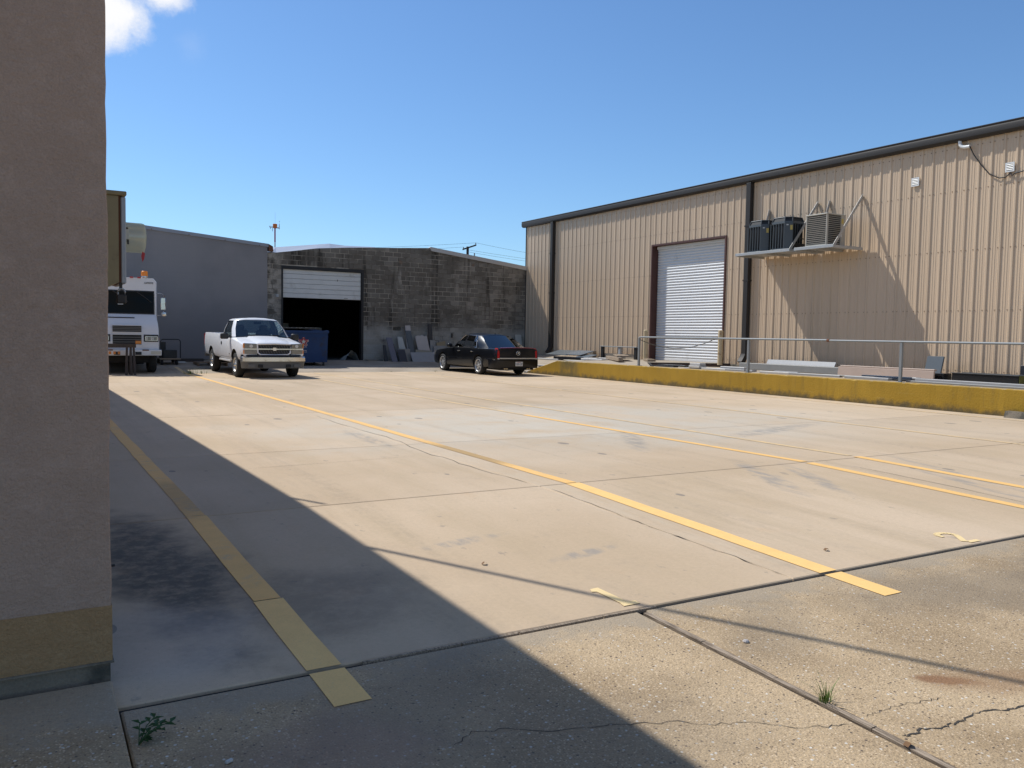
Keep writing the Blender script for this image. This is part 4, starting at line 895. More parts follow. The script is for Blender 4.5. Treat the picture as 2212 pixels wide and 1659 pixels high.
# ---------------------------------------------------------------- white pickup
def pickup():
    R = thing('pickup_truck', 'white single cab pickup truck parked in front of the blue dumpster', 'truck', (6.65, 26.85, 0), radians(-90))
    R.rotation_euler = (0, radians(.6), radians(-89.0))
    WB = -3.38; wr = .39; WA = [(0, .42), (WB, .42)]; AR = .47
    st = [(.93, .90, .60, 1.0, .0), (.90, .935, .58, 1.03, .02), (.78, .965, .56, 1.075, .03), (.5, .985, .52, 1.12, .035), (.2, .99, .50, 1.155, .04), (-.1, .99, .50, 1.18, .045), (-.42, .99, .48, 1.215, .05), (-.6, .985, .48, 1.24, .03), (-1.2, .985, .48, 1.25, .02), (-1.9, .985, .48, 1.26, .02), (-2.13, .98, .49, 1.265, .02)]
    bm = B(); loft(bm, [hullring(x, w, zb, zt, c, top=.12) for x, w, zb, zt, c in st])
    cut = B(); arches(cut, WA[:1], AR)
    bm = boolcut(bm, cut)
    cab = B(); bx(cab, -2.0, -.62, -.80, .80, .72, 1.6); bm = boolcut(bm, cab)     # hollow cabin
    paint_wells(bm, WA, AR, .99)
    side = lambda c: abs(c.y) > .85
    seam(bm, 'x', -.56, lambda c: side(c) and c.z > .55); seam(bm, 'x', -1.98, lambda c: side(c) and c.z > .55); seam(bm, 'z', .60, lambda c: side(c) and -1.98 < c.x < -.56)
    doors = [split_faces(bm, lambda c, n_, s=s: -1.978 < c.x < -.562 and c.z > .604 and c.z < 1.25 and c.y*s > .86) for s in (1, -1)]
    obj('cab_body', bm, [M_white, M_under, M_blkpl], R, 35, False)
    for d, s in zip(doors, (1, -1)):
        dr = obj('door', d, M_white, R, 35, False)
        part('handle', M_blkpl, dr, lambda b: (lathe(b, [(0, .012), (.05, .01), (.06, 0)], 14, Matrix.Translation((-1.78, s*.985, 1.03)) @ Matrix.Rotation(radians(-90*s), 4, 'X'))), 0, False)
    # hood with raised centre
    def hood(b):
        rows_ = []
        for x, z0 in ((-.40, 1.262), (-.1, 1.232), (.3, 1.19), (.65, 1.14), (.84, 1.095), (.90, 1.055)):
            rows_.append([(x-(.03*(abs(y)/.75)**2 if x > .8 else 0), y, z0+.028*(1 if abs(y) < .46 else 0)-.075*(abs(y)/.9)**3) for y in (-.80, -.70, -.5, -.45, -.2, 0, .2, .45, .5, .70, .80)])
        loft(b, rows_, False, False)
    part('hood', M_white, R, hood, 50, False)
    # bed
    bm = B(); stb = [(-2.17, .975, .50, 1.33, 0), (-2.6, .985, .50, 1.33, 0), (-3.4, .99, .52, 1.33, 0), (-4.3, .985, .52, 1.335, 0), (-4.58, .97, .55, 1.33, 0)]
    loft(bm, [hullring(x, w, zb, zt, c, top=.05) for x, w, zb, zt, c in stb]); cut = B(); arches(cut, WA[1:], AR); bm = boolcut(bm, cut)
    cut = B(); bx(cut, -4.5, -2.24, -.86, .86, .78, 1.8); bm = boolcut(bm, cut); paint_wells(bm, WA, AR, .99)
    obj('bed', bm, [M_white, M_under, M_blkpl], R, 35, False)
    part('frame', M_under, R, lambda b: (bx(b, -4.4, .75, -.5, .5, .36, .56), cyl(b, (0, -.7, .39), (0, .7, .39), .06), cyl(b, (WB, -.7, .39), (WB, .7, .39), .08)), 0, False)
    for x in (0, WB):
        for s in (-1, 1): part('wheel_well', M_under, R, lambda b: bx(b, x-.44, x+.44, *sorted((s*.40, s*.56)), .4, .95), 0, False)
    # greenhouse
    belt = [(-.36, 0, 1.265), (-.40, .5, 1.262), (-.50, .82, 1.255), (-.60, .90, 1.25), (-.70, .905, 1.25), (-1.93, .90, 1.255), (-2.11, .87, 1.26), (-2.12, .78, 1.27), (-2.12, 0, 1.27)]
    roof = [(-1.00, 0, 1.80), (-1.02, .42, 1.795), (-1.08, .655, 1.775), (-1.16, .70, 1.765), (-1.24, .715, 1.765), (-1.86, .72, 1.765), (-1.98, .70, 1.77), (-2.02, .62, 1.78), (-2.02, 0, 1.80)]
    tags = ['windshield', 'windshield', 'p', 'p', 'side_window', 'p', 'p', 'rear_window']
    greenhouse(R, belt, roof, tags, {'paint': M_white, 'glass': M_glass}, .075, .025)
    for s in (-1, 1):
        frame_tube(R, 'window_seal', [(belt[4][0], s*belt[4][1], 1.252), (-1.24, s*.718, 1.76), (-1.86, s*.723, 1.76), (-1.93, s*.905, 1.255), (belt[4][0], s*belt[4][1], 1.252)], .012, M_blkpl)
        m_ = part('mirror', M_blkpl, R, lambda b: (box(b, (-.68, s*1.13, 1.27), (.14, .24, .19), bev=.03), box(b, (-.66, s*.98, 1.24), (.06, .14, .05))), 40, False)
        part('mirror_glass', M_chrome, m_, lambda b: box(b, (-.756, s*1.13, 1.27), (.006, .19, .14)), 0, False)
        # headlamp, chrome bar, parking lamp
        h = part('headlight', M_clear, R, lambda b: loft(b, [[(.885, s*.90, .935), (.885, s*.90, 1.09), (.935, s*.53, 1.075), (.935, s*.53, .935)], [(.935, s*.885, .94), (.935, s*.885, 1.08), (.975, s*.54, 1.065), (.975, s*.54, .94)]]), 0, False)
        part('bulb', M_label, h, lambda b: lathe(b, [(.0, .0), (.05, .004), (.055, -.02)], 14, Matrix.Translation((.972, s*.70, 1.0)) @ Matrix.Rotation(radians(90), 4, 'Y')), 30, False)
        l = part('parking_light', M_clear, R, lambda b: loft(b, [[(.89, s*.90, .755), (.89, s*.90, .885), (.935, s*.53, .885), (.935, s*.53, .755)], [(.935, s*.885, .76), (.935, s*.885, .88), (.97, s*.54, .88), (.97, s*.54, .76)]]), 0, False)
        part('side_marker', M_amber, R, lambda b: (bx(b, .86, .942, *sorted((s*.895, s*.925)), .77, .875), bx(b, .86, .94, *sorted((s*.895, s*.925)), .945, 1.08)), 0, False)
        part('tail_lamp', M_redl, R, lambda b: bx(b, -4.60, -4.52, *sorted((s*.86, s*.975)), .88, 1.28), 0, False)
        part('tow_hook', M_black, R, lambda b: bx(b, .985, 1.045, *sorted((s*.36, s*.50)), .345, .44), 0, False)
        part('fog_recess', M_greypl, R, lambda b: bx(b, .99, 1.037, *sorted((s*.60, s*.80)), .35, .45), 0, False)
        part('rocker_trim', M_white, R, lambda b: bx(b, -2.1, -.55, *sorted((s*.93, s*.985)), .46, .52, .01), 0, False)
    # seats, wheel and dash seen through the glass
    for y in (-.38, .38):
        st_ = part('seat', M_seat, R, lambda b: (box(b, (-1.45, y, .86), (.5, .5, .16), bev=.04), box(b, (-1.72, y, 1.17), (.16, .5, .6), rot=Matrix.Rotation(radians(-10), 4, 'Y'), bev=.05)), 40, False)
        part('headrest', M_seat, st_, lambda b: box(b, (-1.78, y, 1.53), (.11, .27, .2), bev=.04), 40, False)
    part('dashboard', M_dash, R, lambda b: prism(b, [(-.55, 1.27), (-.85, 1.24), (-.9, 1.0), (-.62, .9)], (-.8, .8), XZ), 0, False)
    part('steering_wheel', M_blkpl, R, lambda b: tube(b, [(-1.0+.10*cos(a)*.4, .38+.18*sin(a), 1.2+.17*cos(a)) for a in [2*pi*k/16 for k in range(17)]], .014, 6), 60, False)
    part('rear_view_mirror', M_blkpl, R, lambda b: box(b, (-1.06, 0, 1.70), (.03, .24, .07)), 0, False)
    for y0 in (-.55, .1): part('wiper', M_blkpl, R, lambda b: tube(b, [(-.38, y0, 1.275), (-.43, y0+.3, 1.315), (-.45, y0+.55, 1.325)], .011, 6), 0, False)
    # grille
    gr = part('grille', M_black, R, lambda b: bx(b, .90, .945, -.52, .52, .73, 1.065), 0, False)
    part('grille_surround', M_white, gr, lambda b: tube(b, [(.955, -.52, 1.06), (.97, 0, 1.075), (.955, .52, 1.06), (.955, .50, .80), (.965, .42, .735), (.97, 0, .725), (.965, -.42, .735), (.955, -.50, .80), (.955, -.52, 1.06)], .027, 8), 60, False)
    for k in range(13): part('grille_wire', M_greypl, gr, lambda b, y=-.48+k*.08: (box(b, (.948, y, .99), (.006, .009, .12), rot=Matrix.Rotation(radians(25), 4, 'X')), box(b, (.948, y, .82), (.006, .009, .12), rot=Matrix.Rotation(radians(25), 4, 'X'))), 0, False)
    part('chrome_bar', M_dirtchrome, gr, lambda b: loft(b, [[(.94, y, .89), (.995-.05*abs(y), y, .893), (.995-.05*abs(y), y, .928), (.94, y, .932)] for y in (-.90, -.5, 0, .5, .90)]), 40, False)
    # gold-less bow tie badge
    bt = [(-.11, .018), (-.05, .018), (-.05, .045), (.05, .045), (.05, .018), (.11, .018), (.13, -.018), (.05, -.018), (.05, -.045), (-.05, -.045), (-.05, -.018), (-.13, -.018)]
    part('emblem', M_chrome, gr, lambda b: prism(b, bt, (.995, 1.012), lambda u, v, w: (w, u, v+.912)), 0, False)
    bu = part('front_bumper', M_dirtchrome, R, lambda b: loft(b, [[(x, y, .56), (x+.085, y, .535), (x+.085, y, .66-.02*(abs(y) > .7)), (x+.02, y, .685)] for y, x in ((-1.0, .80), (-.96, .90), (-.7, .965), (-.3, .985), (.3, .985), (.7, .965), (.96, .90), (1.0, .80))]), 40, False)
    part('bumper_top_pad', M_blkpl, bu, lambda b: loft(b, [[(x-.05, y, .66), (x+.05, y, .69), (x+.03, y, .735), (x-.05, y, .735)] for y, x in ((-.97, .84), (-.7, .95), (0, .975), (.7, .95), (.97, .84))]), 40, False)
    part('air_dam', M_greypl, bu, lambda b: loft(b, [[(x-.03, y*.97, .33), (x+.01, y*.97, .32), (x+.05, y, .53), (x-.02, y, .55)] for y, x in ((-.98, .80), (-.93, .89), (-.7, .96), (-.3, .98), (.3, .98), (.7, .96), (.93, .90), (.98, .83))]), 40, False)
    part('rear_bumper', M_dirtchrome, R, lambda b: bx(b, -4.76, -4.6, -.95, .95, .48, .66, .02), 0, False)
    part('door_badge', M_greypl, R, lambda b: bx(b, -.68, -.58, -.997, -.986, .70, .72), 0, False)
    for x in (0, WB):
        for s in (-1, 1): wheel(R, x, s*.845, wr, .25, .225, 8, 'steel')
pickup()

# ---------------------------------------------------------------- black sedan
def sedan():
    R = thing('sedan', 'black luxury sedan seen from behind beside the dock ramp', 'car', (15.27, 29.95, .0), radians(90))
    R.rotation_euler = (0, radians(-.35), radians(90.8)); R.location.z = .02
    WB = -2.93; wr = .335; WA = [(0, .35), (WB, .35)]; AR = .385
    st = [(1.00, .62, .36, .60, .0), (.97, .78, .30, .68, .02), (.85, .88, .24, .76, .04), (.55, .93, .22, .83, .06), (0, .945, .22, .885, .07), (-.5, .95, .21, .94, .06), (-1.2, .95, .21, .965, .02), (-2.2, .95, .21, .985, .02), (-2.9, .95, .22, .985, .02), (-3.4, .945, .24, .985, .03), (-3.9, .925, .27, .985, .03), (-4.10, .90, .29, .985, .015), (-4.17, .87, .32, .965, .005)]
    bm = B(); loft(bm, [hullring(x, w, zb, zt, c, tuck=.05, top=.11) for x, w, zb, zt, c in st])
    cut = B(); arches(cut, WA, AR); bm = boolcut(bm, cut); cab = B(); bx(cab, -3.1, -.75, -.78, .78, .5, 1.4); bm = boolcut(bm, cab)
    paint_wells(bm, WA, AR, .95)
    side = lambda c: abs(c.y) > .80
    for xs in (-.52, -1.62, -2.62): seam(bm, 'x', xs, lambda c: side(c) and c.z > .3, .006)
    seam(bm, 'z', .29, lambda c: side(c) and -2.62 < c.x < -.52, .006)
    dd = []
    for s in (1, -1):
        dd.append((s, -1.07, split_faces(bm, lambda c, n_: -1.617 < c.x < -.523 and .293 < c.z < .955 and c.y*s > .80)))
        dd.append((s, -2.1, split_faces(bm, lambda c, n_: -2.617 < c.x < -1.623 and .293 < c.z < .975 and c.y*s > .80)))
    obj('car_body', bm, [M_black_car, M_under, M_under], R, 35, False)
    for s, xc, d in dd:
        dr = obj('door', d, M_black_car, R, 35, False)
        part('handle', M_dirtchrome, dr, lambda b: box(b, (xc-.36, s*.957, .83), (.17, .025, .03), bev=.006), 0, False)
        part('side_moulding', M_chrome, dr, lambda b: bx(b, xc-.48, xc+.46, *sorted((s*.945, s*.96)), .535, .56), 0, False)
    belt = [(-.45, 0, .99), (-.52, .5, .985), (-.66, .78, .965), (-.80, .86, .955), (-.88, .865, .955), (-1.60, .875, .97), (-1.68, .875, .972), (-2.42, .87, .985), (-2.48, .868, .99), (-2.68, .86, .985), (-3.20, .84, .985), (-3.42, .78, .995), (-3.50, .4, 1.012), (-3.52, 0, 1.02)]
    roof = [(-1.20, 0, 1.455), (-1.22, .36, 1.45), (-1.30, .60, 1.435), (-1.38, .645, 1.42), (-1.44, .655, 1.42), (-1.70, .665, 1.43), (-1.76, .665, 1.43), (-2.28, .665, 1.42), (-2.35, .66, 1.415), (-2.42, .655, 1.41), (-2.56, .635, 1.405), (-2.64, .59, 1.41), (-2.69, .3, 1.43), (-2.70, 0, 1.435)]
    tags = ['windshield', 'windshield', 'p', 'p', 'front_side_window', 'p', 'rear_side_window', 'p', 'quarter_window', 'p', 'p', 'rear_window', 'rear_window']
    greenhouse(R, belt, roof, tags, {'paint': M_black_car, 'glass': M_tint}, .055, .03)
    for s in (-1, 1):
        top_ = [(x, s*(y+.008), z) for x, y, z in roof[4:10]]; bot_ = [(x, s*(y+.006), z) for x, y, z in belt[4:10]]
        mids = [(-2.60, s*.775, 1.2)]
        frame_tube(R, 'window_trim', bot_, .013, M_chrome); frame_tube(R, 'window_trim', [(-1.16, s*.78, 1.19)]+top_+[(-2.56, s*.80, 1.19), bot_[-1]], .011, M_chrome)
        m_ = part('mirror', M_black_car, R, lambda b: (box(b, (-.82, s*1.02, 1.02), (.12, .20, .14), bev=.035), box(b, (-.80, s*.92, .985), (.06, .10, .04))), 40, False)
        t = part('tail_light', M_redl, R, lambda b: loft(b, [[(-4.09, s*.90, .64), (-4.185, s*.835, .64), (-4.185, s*.745, .64), (-4.10, s*.745, .64)], [(-4.09, s*.895, .82), (-4.185, s*.83, .82), (-4.18, s*.75, .82), (-4.10, s*.75, .82)], [(-4.07, s*.875, .94), (-4.17, s*.82, .94), (-4.165, s*.765, .94), (-4.08, s*.765, .94)], [(-4.02, s*.85, .995), (-4.12, s*.80, 1.0), (-4.12, s*.775, 1.0), (-4.06, s*.775, .998)]]), 30, False)
        part('reversing_lamp', M_label, t, lambda b: bx(b, -4.19, -4.12, *sorted((s*.75, s*.83)), .605, .638), 0, False)
        part('quarter_moulding', M_chrome, R, lambda b: bx(b, -4.05, -3.36, *sorted((s*.905, s*.948)), .585, .607), 0, False)
        part('fender_moulding', M_chrome, R, lambda b: bx(b, -.5, -.42, *sorted((s*.945, s*.96)), .535, .56), 0, False)
        part('headlight', M_clear, R, lambda b: loft(b, [[(.80, s*.90, .60), (.98, s*.66, .58), (.97, s*.66, .74), (.78, s*.89, .78)], [(.70, s*.87, .60), (.85, s*.6, .58), (.85, s*.6, .72), (.70, s*.85, .76)]]), 0, False)
        part('exhaust_tip', M_dirtchrome, R, lambda b: (cyl(b, (-4.17, s*.52, .27), (-3.95, s*.52, .27), .035, n=10), cyl(b, (-4.17, s*.43, .27), (-3.95, s*.43, .27), .035, n=10)), 0, False)
    bp = part('rear_bumper', M_black_car, R, lambda b: loft(b, [[(x, y, .30), (x-.05, y, .28), (x-.085, y, .42), (x-.085, y, .57), (x-.02, y, .60), (x+.05, y, .59)] for y, x in ((-.955, -3.75), (-.935, -3.98), (-.87, -4.10), (-.6, -4.17), (0, -4.20), (.6, -4.17), (.87, -4.10), (.935, -3.98), (.955, -3.75))]), 40, False)
    part('valance', M_under, bp, lambda b: bx(b, -4.15, -3.6, -.7, .7, .22, .32), 0, False)
    tl = part('trunk_lid', M_black_car, R, lambda b: (loft(b, [[(-3.56, y, 1.022-.03*(y/.74)**2) for y in (-.74, -.4, 0, .4, .74)], [(-3.85, y, 1.022-.02*(y/.74)**2) for y in (-.74, -.4, 0, .4, .74)], [(-4.08, y, 1.022-.02*(y/.74)**2) for y in (-.74, -.4, 0, .4, .74)], [(-4.145-.02*(1-(y/.74)**2), y, .998-.015*(y/.74)**2) for y in (-.74, -.4, 0, .4, .74)], [(-4.19-.02*(1-(y/.74)**2), y, .82) for y in (-.74, -.4, 0, .4, .74)], [(-4.20-.02*(1-(y/.74)**2), y, .66) for y in (-.74, -.4, 0, .4, .74)]], False, False)), 35, False)
    part('brake_light_bar', mat('dark_red_lens', (.12, .006, .01), .2), tl, lambda b: loft(b, [[(-4.12, y, 1.0-.015*(y/.74)**2), (-4.17-.02*(1-(y/.74)**2), y, .998-.015*(y/.74)**2), (-4.16-.02*(1-(y/.74)**2), y, 1.016-.015*(y/.74)**2), (-4.10, y, 1.032-.015*(y/.74)**2)] for y in (-.70, -.4, 0, .4, .70)]), 40, False)
    part('chrome_strip', M_alloy, tl, lambda b: loft(b, [[(-4.17-.02*(1-(y/.78)**2), y, .61), (-4.225-.02*(1-(y/.78)**2), y, .615), (-4.225-.02*(1-(y/.78)**2), y, .655), (-4.17-.02*(1-(y/.78)**2), y, .66)] for y in (-.76, -.4, 0, .4, .76)]), 40, False)
    Me = Matrix.Translation((-4.215, 0, .82)) @ Matrix.Rotation(radians(-90), 4, 'Y')
    em = part('emblem', M_chrome, tl, lambda b: lathe(b, [(.058, 0), (.066, .012), (.076, .012), (.082, 0)], 24, Me), 40, False)
    part('emblem_shield', M_chrome, tl, lambda b: prism(b, [(-.03, .03), (.03, .03), (.03, -.005), (0, -.035), (-.03, -.005)], (-4.228, -4.214), lambda u, v, w: (w, u, v+.825)), 0, False)
    pl = part('license_plate', mat('plate_white', (.62, .60, .54), .5, var=.1), bp, lambda b: bx(b, -4.302, -4.293, -.155, .155, .36, .52, .003), 0, False)
    me = text_mesh('124 CJP', .095, .001, .9); me.transform(Matrix.Translation((-4.304, 0, .432)) @ Matrix.Rotation(radians(-90), 4, 'Z') @ Matrix.Rotation(radians(90), 4, 'X')); obj('plate_number', me, mat('plate_ink', (.03, .03, .10), .6), bp, 0, False)
    part('plate_script', M_redl, bp, lambda b: (bx(b, -4.304, -4.3025, -.07, .07, .495, .507)), 0, False)
    part('antenna', M_black_car, R, lambda b: loft(b, [[(-2.4, -.02, 1.475), (-2.4, .02, 1.475), (-2.4, 0, 1.485)], [(-2.55, -.025, 1.46), (-2.55, .025, 1.46), (-2.57, 0, 1.52)]]), 0, False)
    part('underbody', M_under, R, lambda b: bx(b, -3.9, .8, -.55, .55, .2, .5), 0, False)
    part('hanging_strap', M_under, R, lambda b: tube(b, [(-4.0, -.28, .3), (-4.02, -.27, .15), (-4.0, -.28, .03)], .012, 6), 0, False)
    for y in (-.37, .37):
        st_ = part('seat', M_dash, R, lambda b: (box(b, (-1.4, y, .62), (.5, .5, .2), bev=.04), box(b, (-1.68, y, .9), (.14, .5, .6), bev=.05)), 40, False)
    part('rear_seat', M_dash, R, lambda b: (box(b, (-2.35, 0, .62), (.5, 1.4, .2), bev=.04), box(b, (-2.68, 0, .88), (.14, 1.4, .5), bev=.05)), 40, False)
    for x in (0, WB):
        for s in (-1, 1): wheel(R, x, s*.82, wr, .235, .235, 7, 'spoke')
sedan()

# ---------------------------------------------------------------- white step van (front view)
def van():
    R = thing('step_van', 'old white step van with amber beacon nosing out from behind the stucco wall', 'van', (2.86, 29.95, .02), radians(-90))
    R.rotation_euler = (0, 0, radians(-90))
    M_vw = paint('white_van_paint', (.70, .71, .72), .4, (.36, .34, .30), coat=.2)
    def body(b):
        rg = [[(.55, .55), (.93, 1.0)], ]
        # stations from tail to nose as boxes with chamfered top corners
        def rr(x, w, z0, z1): return [(x, -w, z0), (x, w, z0), (x, w, z1-.12), (x, w-.10, z1), (x, -w+.10, z1), (x, -w, z1-.12)]
        loft(b, [rr(-5.6, .98, .55, 3.02), rr(.0, .98, .55, 3.10), rr(.28, .92, .55, 3.08)])
    bm = B(); body(bm); obj('cargo_body', bm, M_vw, R, 30, False)
    # nose: sloped hood below the windshield
    def nose(b):
        def q(x, w, z): return [(x, -w, z), (x, w, z)]
        for pts in ():
            pass
        P = [(.20, .92, .60), (.72, .945, .60), (.74, .945, 1.0), (.72, .945, 1.42), (.62, .93, 1.62), (.30, .91, 1.93), (.20, .91, 1.93)]
        L = [b.verts.new((x, w, z)) for x, w, z in P]; Rr = [b.verts.new((x, -w, z)) for x, w, z in P]; n = len(P)
        b.faces.new(L); b.faces.new(Rr[::-1])
        for i in range(n): b.faces.new((L[i], L[(i+1) % n], Rr[(i+1) % n], Rr[i]))
        bmesh.ops.bevel(b, geom=[e for e in b.edges if abs(e.verts[0].co.y-e.verts[1].co.y) < .1 and e.verts[0].co.x > .25], offset=.03, segments=2, affect='EDGES')
    part('nose', M_vw, R, nose, 35, False)
    ws = part('windshield_frame', M_blkpl, R, lambda b: box(b, (.295, 0, 2.29), (.03, 1.74, .78), rot=Matrix.Rotation(radians(-3), 4, 'Y'), bev=.012), 0, False)
    part('windshield', glass('van_glass', (.03, .035, .04), -.03), ws, lambda b: box(b, (.318, 0, 2.29), (.008, 1.66, .69), rot=Matrix.Rotation(radians(-3), 4, 'Y')), 0, False)
    part('window_sticker', M_label, ws, lambda b: box(b, (.326, -.15, 2.27), (.003, .16, .12)), 0, False)
    for y in (.35, -.35): part('wiper', M_blkpl, R, lambda b: tube(b, [(.335, y-.05, 2.66), (.34, y+.2, 2.48), (.34, y+.42, 2.30)], .014, 6), 0, False)
    part('defroster_slot', M_black, R, lambda b: box(b, (.47, -.25, 1.79), (.03, 1.0, .012), rot=Matrix.Rotation(radians(42), 4, 'Y')), 0, False)
    for z0, z1 in ((1.33, 1.53), (.93, 1.24)):
        g = part('grille', M_black, R, lambda b: bx(b, .70, .745, -.42, .42, z0, z1), 0, False)
        part('grille_frame', M_vw, g, lambda b: (bx(b, .70, .765, -.44, .44, z1, z1+.02), bx(b, .70, .765, -.44, .44, z0-.02, z0)), 0, False)
        for k in range(3): part('grille_bar', M_greypl, g, lambda b, z=z0+(k+1)*(z1-z0)/4: bx(b, .746, .755, -.42, .42, z-.012, z+.012), 0, False)
    for s in (-1, 1):
        h = part('headlight', M_blkpl, R, lambda b: bx(b, .70, .752, *sorted((s*.49, s*.925)), 1.02, 1.25), 0, False)
        part('lens_frame', M_dirtchrome, h, lambda b: bx(b, .752, .765, *sorted((s*.53, s*.90)), 1.05, 1.20, .004), 0, False)
        part('lens', M_clear, h, lambda b: bx(b, .7655, .775, *sorted((s*.55, s*.88)), 1.065, 1.185), 0, False)
        for yb in (.58, .71, .76): part('bulb', M_label, h, lambda b: box(b, (.777, s*yb, 1.12), (.004, .03, .09)), 0, False)
        part('side_marker', M_amber, R, lambda b: bx(b, .62, .70, *sorted((s*.935, s*.955)), 1.06, 1.16), 0, False)
        m_ = part('mirror', M_dirtchrome, R, lambda b: (box(b, (.30, s*1.13, 2.27), (.05, .15, .40), bev=.015), lathe(b, [(0, .03), (.06, .02), (.085, -.02)], 16, Matrix.Translation((.30, s*1.16, 1.93)) @ Matrix.Rotation(radians(90), 4, 'Y'))), 40, False)
        part('mirror_bracket', M_dirtchrome, m_, lambda b: (tube(b, [(.2, s*.93, 2.62), (.3, s*1.1, 2.60), (.3, s*1.17, 2.55), (.3, s*1.18, 2.0), (.3, s*1.12, 1.86), (.2, s*.93, 1.90)], .014, 6)), 60, False)
    bmp = part('front_bumper', M_vw, R, lambda b: bx(b, .74, .90, -1.0, 1.0, .58, .765, .012), 0, False)
    for s in (-1, 1):
        part('bumper_light', M_black, bmp, lambda b: bx(b, .895, .91, *sorted((s*.22, s*.40)), .60, .70), 0, False)
        part('rust_patch', M_rust, bmp, lambda b: bx(b, .70, .903, *sorted((s*.43, s*.62)), .735, .768), 0, False)
        part('bumper_end_plate', mat('cream_paint', (.55, .53, .44), .6), bmp, lambda b: (bx(b, .895, .906, *sorted((s*.68, s*.98)), .62, .72),), 0, False)
    for k in range(3): part('bumper_marker', M_amber, bmp, lambda b: bx(b, .895, .912, -.55+k*.13, -.48+k*.13, .62, .71), 0, False)
    part('front_turn_lamp', M_amber, R, lambda b: bx(b, .745, .765, .24, .41, .95, 1.05), 0, False)
    for k in range(5): part('clearance_lamp', M_redl, R, lambda b: bx(b, .20, .34, -.52+k*.22, -.42+k*.22, 3.075, 3.12, .008), 0, False)
    bc = part('beacon', mat('beacon_amber', (.85, .25, .02), .25), R, lambda b: lathe(b, [(.0, 3.33), (.08, 3.33), (.10, 3.31), (.105, 3.16)], 20, Matrix.Translation((.08, .60, 0))), 40, False)
    part('beacon_base', M_dirtchrome, bc, lambda b: lathe(b, [(.11, 3.16), (.115, 3.12), (.10, 3.05)], 20, Matrix.Translation((.08, .60, 0))), 40, False)
    me = text_mesh('SUPREME', .085, .002, .8); me.transform(Matrix.Translation((.288, .70, 2.93)) @ Matrix.Rotation(radians(90), 4, 'Z') @ Matrix.Rotation(radians(90), 4, 'X')); obj('maker_lettering', me, M_black, R, 0, False)
    part('chassis', M_under, R, lambda b: (bx(b, -5.2, .6, -.7, .7, .34, .56), cyl(b, (0, -.7, .4), (0, .7, .4), .08)), 0, False)
    for x in (0, -3.4):
        for s in (-1, 1): wheel(R, x, s*.80, .39, .26, .23, 8, 'steel')
van()

